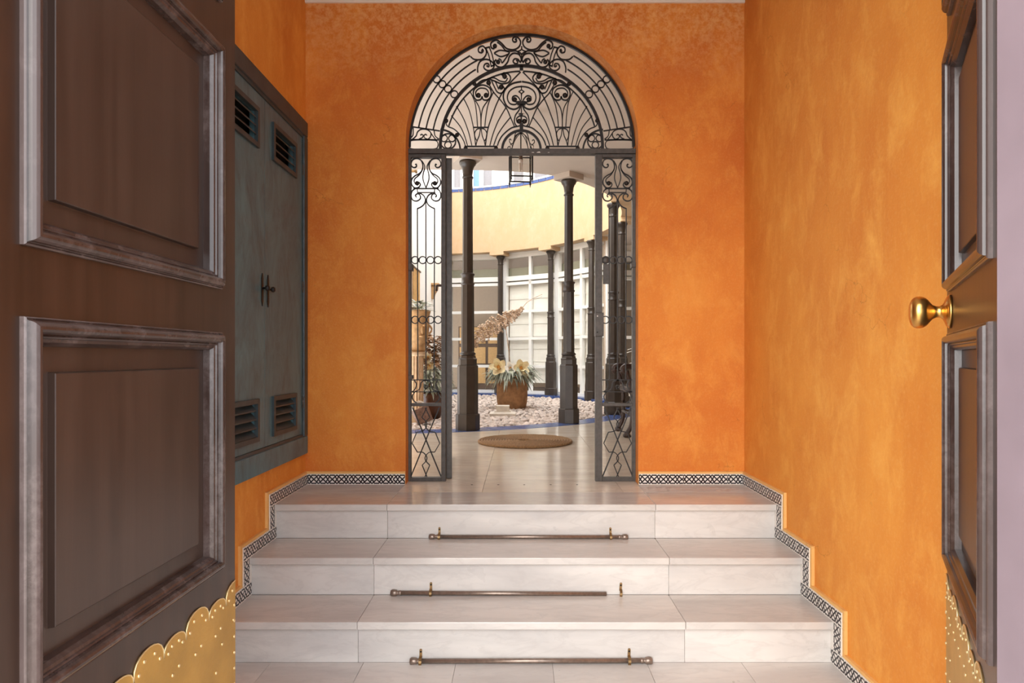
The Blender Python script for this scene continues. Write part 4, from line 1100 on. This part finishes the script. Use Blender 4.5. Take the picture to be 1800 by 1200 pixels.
# dried inflorescence leaning over the pot
br = [Vector(at(831, 603, 8.9)), Vector(at(846, 588, 8.92)), Vector(at(872, 571, 8.95)), Vector(at(897, 556, 8.97)), Vector(at(914, 546, 8.98)), Vector(at(928, 530, 8.98)), Vector(at(953, 517, 8.98))]
brc = cr([tuple(p) for p in br], 6)
MB().tube(brc, .009, 6, True, False, .004).build('dried_stalk', 'dry', cp)
MB().tube([br[-2], Vector(at(940, 526, 8.98)), Vector(at(953, 521, 8.98))], .002, 5).build('dried_stalk', 'dry', cp)
MB().tube(cr([(PX, PY_, ZL+.42), (PX-.02, PY_-.1, ZL+.6), tuple(Vector(at(889, 575, 8.97))), tuple(Vector(at(884, 564, 8.96)))], 5), .006, 6).build('stem', 'dry', cp)
pods = MB()
for i in range(64):
    t = (i+.5)/64; p = Vector(brc[int(t*(len(brc)-1)*.74)]); f = math.sin(PI*min(1, .08+t))**.8
    if .12 < t < .2 or t > .93: f *= .45
    axis = (br[4]-br[1]).normalized(); u = axis.cross(Vector((0, 1, 0))).normalized(); v = axis.cross(u)
    for side_ in (-1, 1):
        a = (0 if side_ > 0 else PI)+random.uniform(-.9, .9)
        d = (u*math.cos(a)+v*math.sin(a)*.8-axis*random.uniform(.1, .5)).normalized(); Ls = (.03+.105*f)*random.uniform(.75, 1.1)
        nb = max(2, int(Ls/.022))
        for q_ in range(nb):
            c_ = p+d*Ls*(q_+.6)/nb+axis*random.uniform(-.008, .008); rr = random.uniform(.013, .021)
            E = Matrix.Rotation(random.uniform(0, 3), 3, 'X') @ Matrix.Rotation(random.uniform(0, 3), 3, 'Y')
            vv, ff = lowv[(i+q_) % 6]; pods.add([c_+E @ Vector((w_.x*rr, w_.y*rr*.6, w_.z*rr*1.1)) for w_ in vv], ff, True)
        leaf(pods, p, d, Ls, .012, .05)
tag(pods.build('seed_pods', 'dry', cp), kind='stuff')
# marble base fragment
fx, fy = at(884, 0, 8.1)[0], 8.12
fr = thing('stone_base', 'broken white marble column base lying in front of the flower pot', 'stone base', (fx, fy, ZL-.01))
def sq(m, w_, z0, z1, w2=None):
    w2 = w2 or w_; m.add([(fx-w_, fy-w_, z0), (fx+w_, fy-w_, z0), (fx+w_, fy+w_, z0), (fx-w_, fy+w_, z0), (fx-w2, fy-w2, z1), (fx+w2, fy-w2, z1), (fx+w2, fy+w2, z1), (fx-w2, fy+w2, z1)],
                         [(0, 3, 2, 1), (4, 5, 6, 7), (0, 1, 5, 4), (1, 2, 6, 5), (2, 3, 7, 6), (3, 0, 4, 7)]); return m
sq(MB(), .160, ZL-.01, ZL+.035).build('slab', 'lime', fr, .004); m = sq(MB(), .135, ZL+.035, ZL+.05, .10); sq(m, .10, ZL+.05, ZL+.062).build('moulding', 'lime', fr); sq(MB(), .078, ZL+.062, ZL+.125, .082).build('die', 'lime', fr, .004)

# objects behind the left side panel
def planter(name, label, cat, px, d, parts): ...
x0, y0 = at(731, 0, 7.35)[0], 7.35
pd = thing('fluted_pedestal', 'limed fluted wooden pedestal behind the left gate panel', 'pedestal', (x0, y0, ZL-.02))
zt_ = at(0, 618, 7.35)[2]
prof = []
MB().box(x0-.12, x0+.12, y0-.12, y0+.12, ZL-.02, ZL+.10).build('base', 'fluted', pd, .006)
vs = []; nF = 32
m = MB(); P = []
for k in range(nF):
    a = 2*PI*k/nF; r = .085*(1 if k % 2 else .88); P.append((x0+r*math.cos(a), y0+r*math.sin(a)))
m.prism(P, lambda u, v, t: (u, v, t), ZL+.10, zt_-.05); m.build('fluted_shaft', 'fluted', pd)
MB().lathe([(.085, 0), (.10, .01), (.115, .025), (.118, .05)], 20, (x0, y0, zt_-.05)).build('cap', 'fluted', pd)
hx, hy = at(743, 0, 7.35)[0]-.02, y0
hp = thing('urn_planter', 'ochre terracotta face-shaped planter with a leafy sprig on the pedestal', 'planter', (x0, y0, zt_))
hz = zt_
pot_mesh([(.07, 0), (.085, .03), (.07, .06), (.085, .10), (.115, .20), (.125, .30), (.12, .38), (.135, .44), (.14, .46), (.12, .465), (.11, .42)], (x0+.03, y0, hz), 20).build('vessel', 'terracotta_pale', hp)
MB().lathe([(0, -.05), (.018, -.03), (.022, 0), (.012, .04), (0, .05)], 10, (x0+.09, y0-.105, hz+.24)).build('nose', 'terracotta_pale', hp)
for s in (-1, 1): MB().lathe([(0, -.012), (.016, -.006), (.018, 0), (.016, .006), (0, .012)], 10, (x0+.07+s*.04, y0-.112, hz+.29)).build('eye', 'terracotta_pale', hp)
MB().lathe([(0, -.012), (.03, -.005), (.03, .005), (0, .012)], 10, (x0+.085, y0-.105, hz+.17)).build('mouth', 'terracotta_pale', hp)
for s in (-1, 1): MB().tube([(x0+.03+s*(.118+.03*math.sin(PI*k/8)), y0, hz+.20+.10*k/8) for k in range(9)], .012, 6).build('ear', 'terracotta_pale', hp)
m = MB(); m2 = MB()
for i in range(70):
    a = random.uniform(0, 2*PI); el = random.uniform(.1, 1.0)
    leaf(m if i % 3 else m2, (x0+.05+.09*math.cos(a)*random.random(), y0+.09*math.sin(a), hz+.45+random.uniform(0, .10)), (math.cos(a)+.25, math.sin(a), el), random.uniform(.06, .13), .035, .3)
tag(m.build('foliage', 'leaf', hp), kind='stuff'); tag(m2.build('blossom', 'petal_white', hp), kind='stuff')
# dark glazed pot with mixed dried flowers
gx, gy = at(759, 0, 7.75)[0], 7.75
gt = thing('potted_plant', 'dark brown glazed pot of dried flowers behind the left gate panel', 'potted plant', (gx, gy, ZL-.02))
pot_mesh([(.09, 0), (.10, .02), (.145, .15), (.165, .26), (.168, .30), (.178, .305), (.178, .33), (.16, .33), (.15, .27)], (gx, gy, ZL-.02), 24).build('pot', 'glaze', gt)
MB().lathe([(.15, .27), (0, .285)], 20, (gx, gy, ZL-.02)).build('soil', 'gravel_base', gt)
m = MB(); m2 = MB()
for i in range(420):
    a = random.uniform(0, 2*PI); r = .17*math.sqrt(random.random()); z = random.uniform(.28, .62); el = random.uniform(-.1, .8)
    leaf(m, (gx+r*math.cos(a), gy+r*math.sin(a), ZL+z), (math.cos(a), math.sin(a), el), random.uniform(.08, .17), random.uniform(.022, .036), .6)
for i in range(330):
    a = random.uniform(0, 2*PI); r = .19*math.sqrt(random.random()); z = random.uniform(.60, .98); el = random.uniform(-.2, .9)
    leaf(m2, (gx-.03+r*math.cos(a)*(1.25-z*.5), gy+r*math.sin(a), ZL+z), (math.cos(a), math.sin(a), el), random.uniform(.06, .12), random.uniform(.03, .055), .4)
tag(m.build('foliage', 'leaf', gt), kind='stuff'); tag(m2.build('dried_leaves', 'leaf_brown', gt), kind='stuff')
for k in range(6):
    a = k*1.05; MB().tube([(gx+.03*math.cos(a), gy+.03*math.sin(a), ZL+.25), (gx+.10*math.cos(a), gy+.10*math.sin(a), ZL+.6+.05*k)], .005, 5).build('stem', 'leaf_brown', gt)
for px, py, r, mt_ in ((753, 628, .055, 'petal'), (756, 643, .06, 'petal'), (728, 600, .07, 'petal_white'), (727, 622, .07, 'petal')): flower(gt, at(px, py, 7.6), r, mt_, (-.1, -1, .2))
MB().tube(cr([(gx, gy, ZL+.3), (gx-.12, gy-.1, ZL+.55), tuple(Vector(at(728, 612, 7.6)))], 5), .006, 6).build('stem', 'leaf_brown', gt)
# tipped carved stone ring
sx_, sy_ = at(747, 0, 7.0)[0], 7.05
sr = thing('carved_stone', 'tipped carved stone block leaning in the gravel behind the left gate panel', 'stone', (sx_, sy_, ZL-.02))
R_ = Matrix.Rotation(math.radians(-24), 3, 'Y') @ Matrix.Rotation(math.radians(20), 3, 'Z')
m = MB(); q = []
for z, w_ in ((0, .075), (.17, .085)):
    for u, v in ((-1, -1), (1, -1), (1, 1), (-1, 1)): p = R_ @ Vector((u*w_, v*w_, z)); q.append((p.x+sx_, p.y+sy_, p.z+ZL+.02))
m.add(q, [(0, 3, 2, 1), (4, 5, 6, 7), (0, 1, 5, 4), (1, 2, 6, 5), (2, 3, 7, 6), (3, 0, 4, 7)]); m.build('block', 'concrete', sr, .006)
P = []
for k in range(13):
    a = PI*k/12; p = R_ @ Vector((.075*math.cos(a), 0, .17+.07*math.sin(a))); P.append((p.x+sx_, p.y+sy_, p.z+ZL+.02))
MB().tube(P, .007, 8).build('handle', 'lime', sr)
# wall bracket and carved panel on the white wall
wx = -1.36
bx_, by_ = wx, 10.0
wb_ = thing('wall_corbel', 'small terracotta corbel fixed on the tall white wall', 'corbel', (wx, 10.05, at(0, 512, 10)[2]))
z1_ = at(0, 498, 10)[2]; z0_ = at(0, 525, 10)[2]
m = MB().box(wx, wx+.12, 9.93, 10.13, z1_-.03, z1_); m.build('shelf', 'terracotta_pale', wb_, .004)
MB().prism([(wx, z0_), (wx+.03, z0_), (wx+.05, z0_+.08), (wx+.09, z0_+.14), (wx+.10, z1_-.03), (wx, z1_-.03)], lambda u, v, t: (u, t, v), 9.97, 10.09).build('scroll', 'terracotta_pale', wb_)
cpn = thing('wall_carving', 'tall carved ochre wooden relief on the white wall above the planter', 'wall carving', (wx, 8.35, at(0, 545, 8.3)[2]))
za, zb_ = at(0, 548, 8.3)[2], at(0, 470, 8.3)[2]
MB().box(wx, wx+.03, 8.02, 8.62, za, zb_).build('board', 'fluted', cpn, .004)
for k in range(5): MB().box(wx+.03, wx+.045, 8.07+.11*k, 8.12+.11*k, za+.03, zb_-.03).build('carved_strip', 'ochre', cpn, .005)
for z in (za+.01, zb_-.03): MB().box(wx+.03, wx+.05, 8.02, 8.62, z, z+.02).build('carved_rail', 'brown', cpn)
lamp_ = thing('wall_pipe', 'short brown pipe end projecting from the white wall near the ceiling', 'pipe', at(722, 299, 8.0))
MB().tube([(wx, 7.9, at(0, 300, 7.9)[2]), (wx+.10, 7.9, at(0, 300, 7.9)[2])], .022, 12).build('pipe', 'terracotta_pale', lamp_)
MB().lathe([(.03, -.012), (.034, 0), (.03, .012)], 12, (wx+.10, 7.9, at(0, 300, 7.9)[2]), mtx=Matrix.Rotation(PI/2, 3, 'Y')).build('pipe_collar', 'old_brass', lamp_)

# armchair behind the right wall edge
ac = thing('armchair', 'dark carved wooden armchair mostly hidden behind the right gate jamb', 'chair', (1.20, 6.15, ZL), 0, local=True)
def arm_chair():
    for sy in (-1, 1):
        yy = sy*.26
        P = cr([(-.22, yy, 0), (-.235, yy, .04), (-.20, yy, .12), (-.19, yy, .30), (-.20, yy, .44), (-.235, yy, .56), (-.245, yy, .60)], 5); MB().tube(P, .022, 8).build('leg', 'wood', ac)
        MB().lathe([(.02, 0), (.034, .01), (.03, .03), (.018, .05)], 10, (-.245, yy, .0)).build('foot', 'wood', ac)
        P = cr([(.24, yy, 0), (.23, yy, .42), (.27, yy, .75), (.32, yy, 1.08)], 5); MB().tube(P, .022, 8).build('leg', 'wood', ac)
        P = cr([(-.27, yy, .575), (-.285, yy, .60), (-.27, yy, .63), (-.22, yy, .64), (-.05, yy, .62), (.10, yy, .64), (.26, yy, .70)], 5); MB().tube(P, .026, 8).build('armrest', 'wood', ac)
        MB().tube([(-.2, yy, .2), (.235, yy, .2)], .014, 8).build('stretcher', 'wood', ac)
    MB().box(-.23, .25, -.27, .27, .40, .46).build('seat', 'wood', ac, .015)
    MB().box(.24, .30, -.24, .24, .52, 1.06).build('backrest', 'wood', ac, .012)
    MB().tube([(-.2, -.26, .2), (-.2, .26, .2)], .014, 8).build('stretcher', 'wood', ac)
arm_chair()
# dried arrangement in the gallery
vx, vy = 1.56, 8.82
vt = thing('dried_arrangement', 'tall brown vase of dried cream leaves beside the gallery column', 'vase', (vx+.12, vy, ZL))
pot_mesh([(.09, 0), (.13, .10), (.14, .30), (.10, .46), (.07, .52), (.09, .56), (.07, .56)], (vx+.12, vy, ZL), 20).build('vase', 'glaze', vt)
m = MB()
for i in range(70):
    a = random.uniform(0, 2*PI); leaf(m, (vx+.12+.04*math.cos(a), vy+.04*math.sin(a), ZL+.55+random.uniform(0, .3)), (math.cos(a), math.sin(a), random.uniform(.2, 1.2)), random.uniform(.12, .24), .05, .4)
tag(m.build('dried_leaves', 'petal_white', vt), kind='stuff')

# furniture in the room behind the first glazed bay
cbx = at(862, 0, 15.0)[0]
cab = thing('wooden_cabinet', 'ochre panelled cabinet seen through the far window beside the slim column', 'cabinet', (cbx, 15.3, ZL))
MB().box(cbx-.75, cbx+.25, 15.2, 15.7, ZL, 1.95).build('carcass', 'brown', cab)
for i in range(3):
    for j_ in range(3): MB().box(cbx-.72+.33*i, cbx-.45+.33*i, 15.17, 15.2, ZL+.12+.46*j_, ZL+.50+.46*j_).build('panel', 'ochre', cab, .006)
print('objects', len(bpy.data.objects))
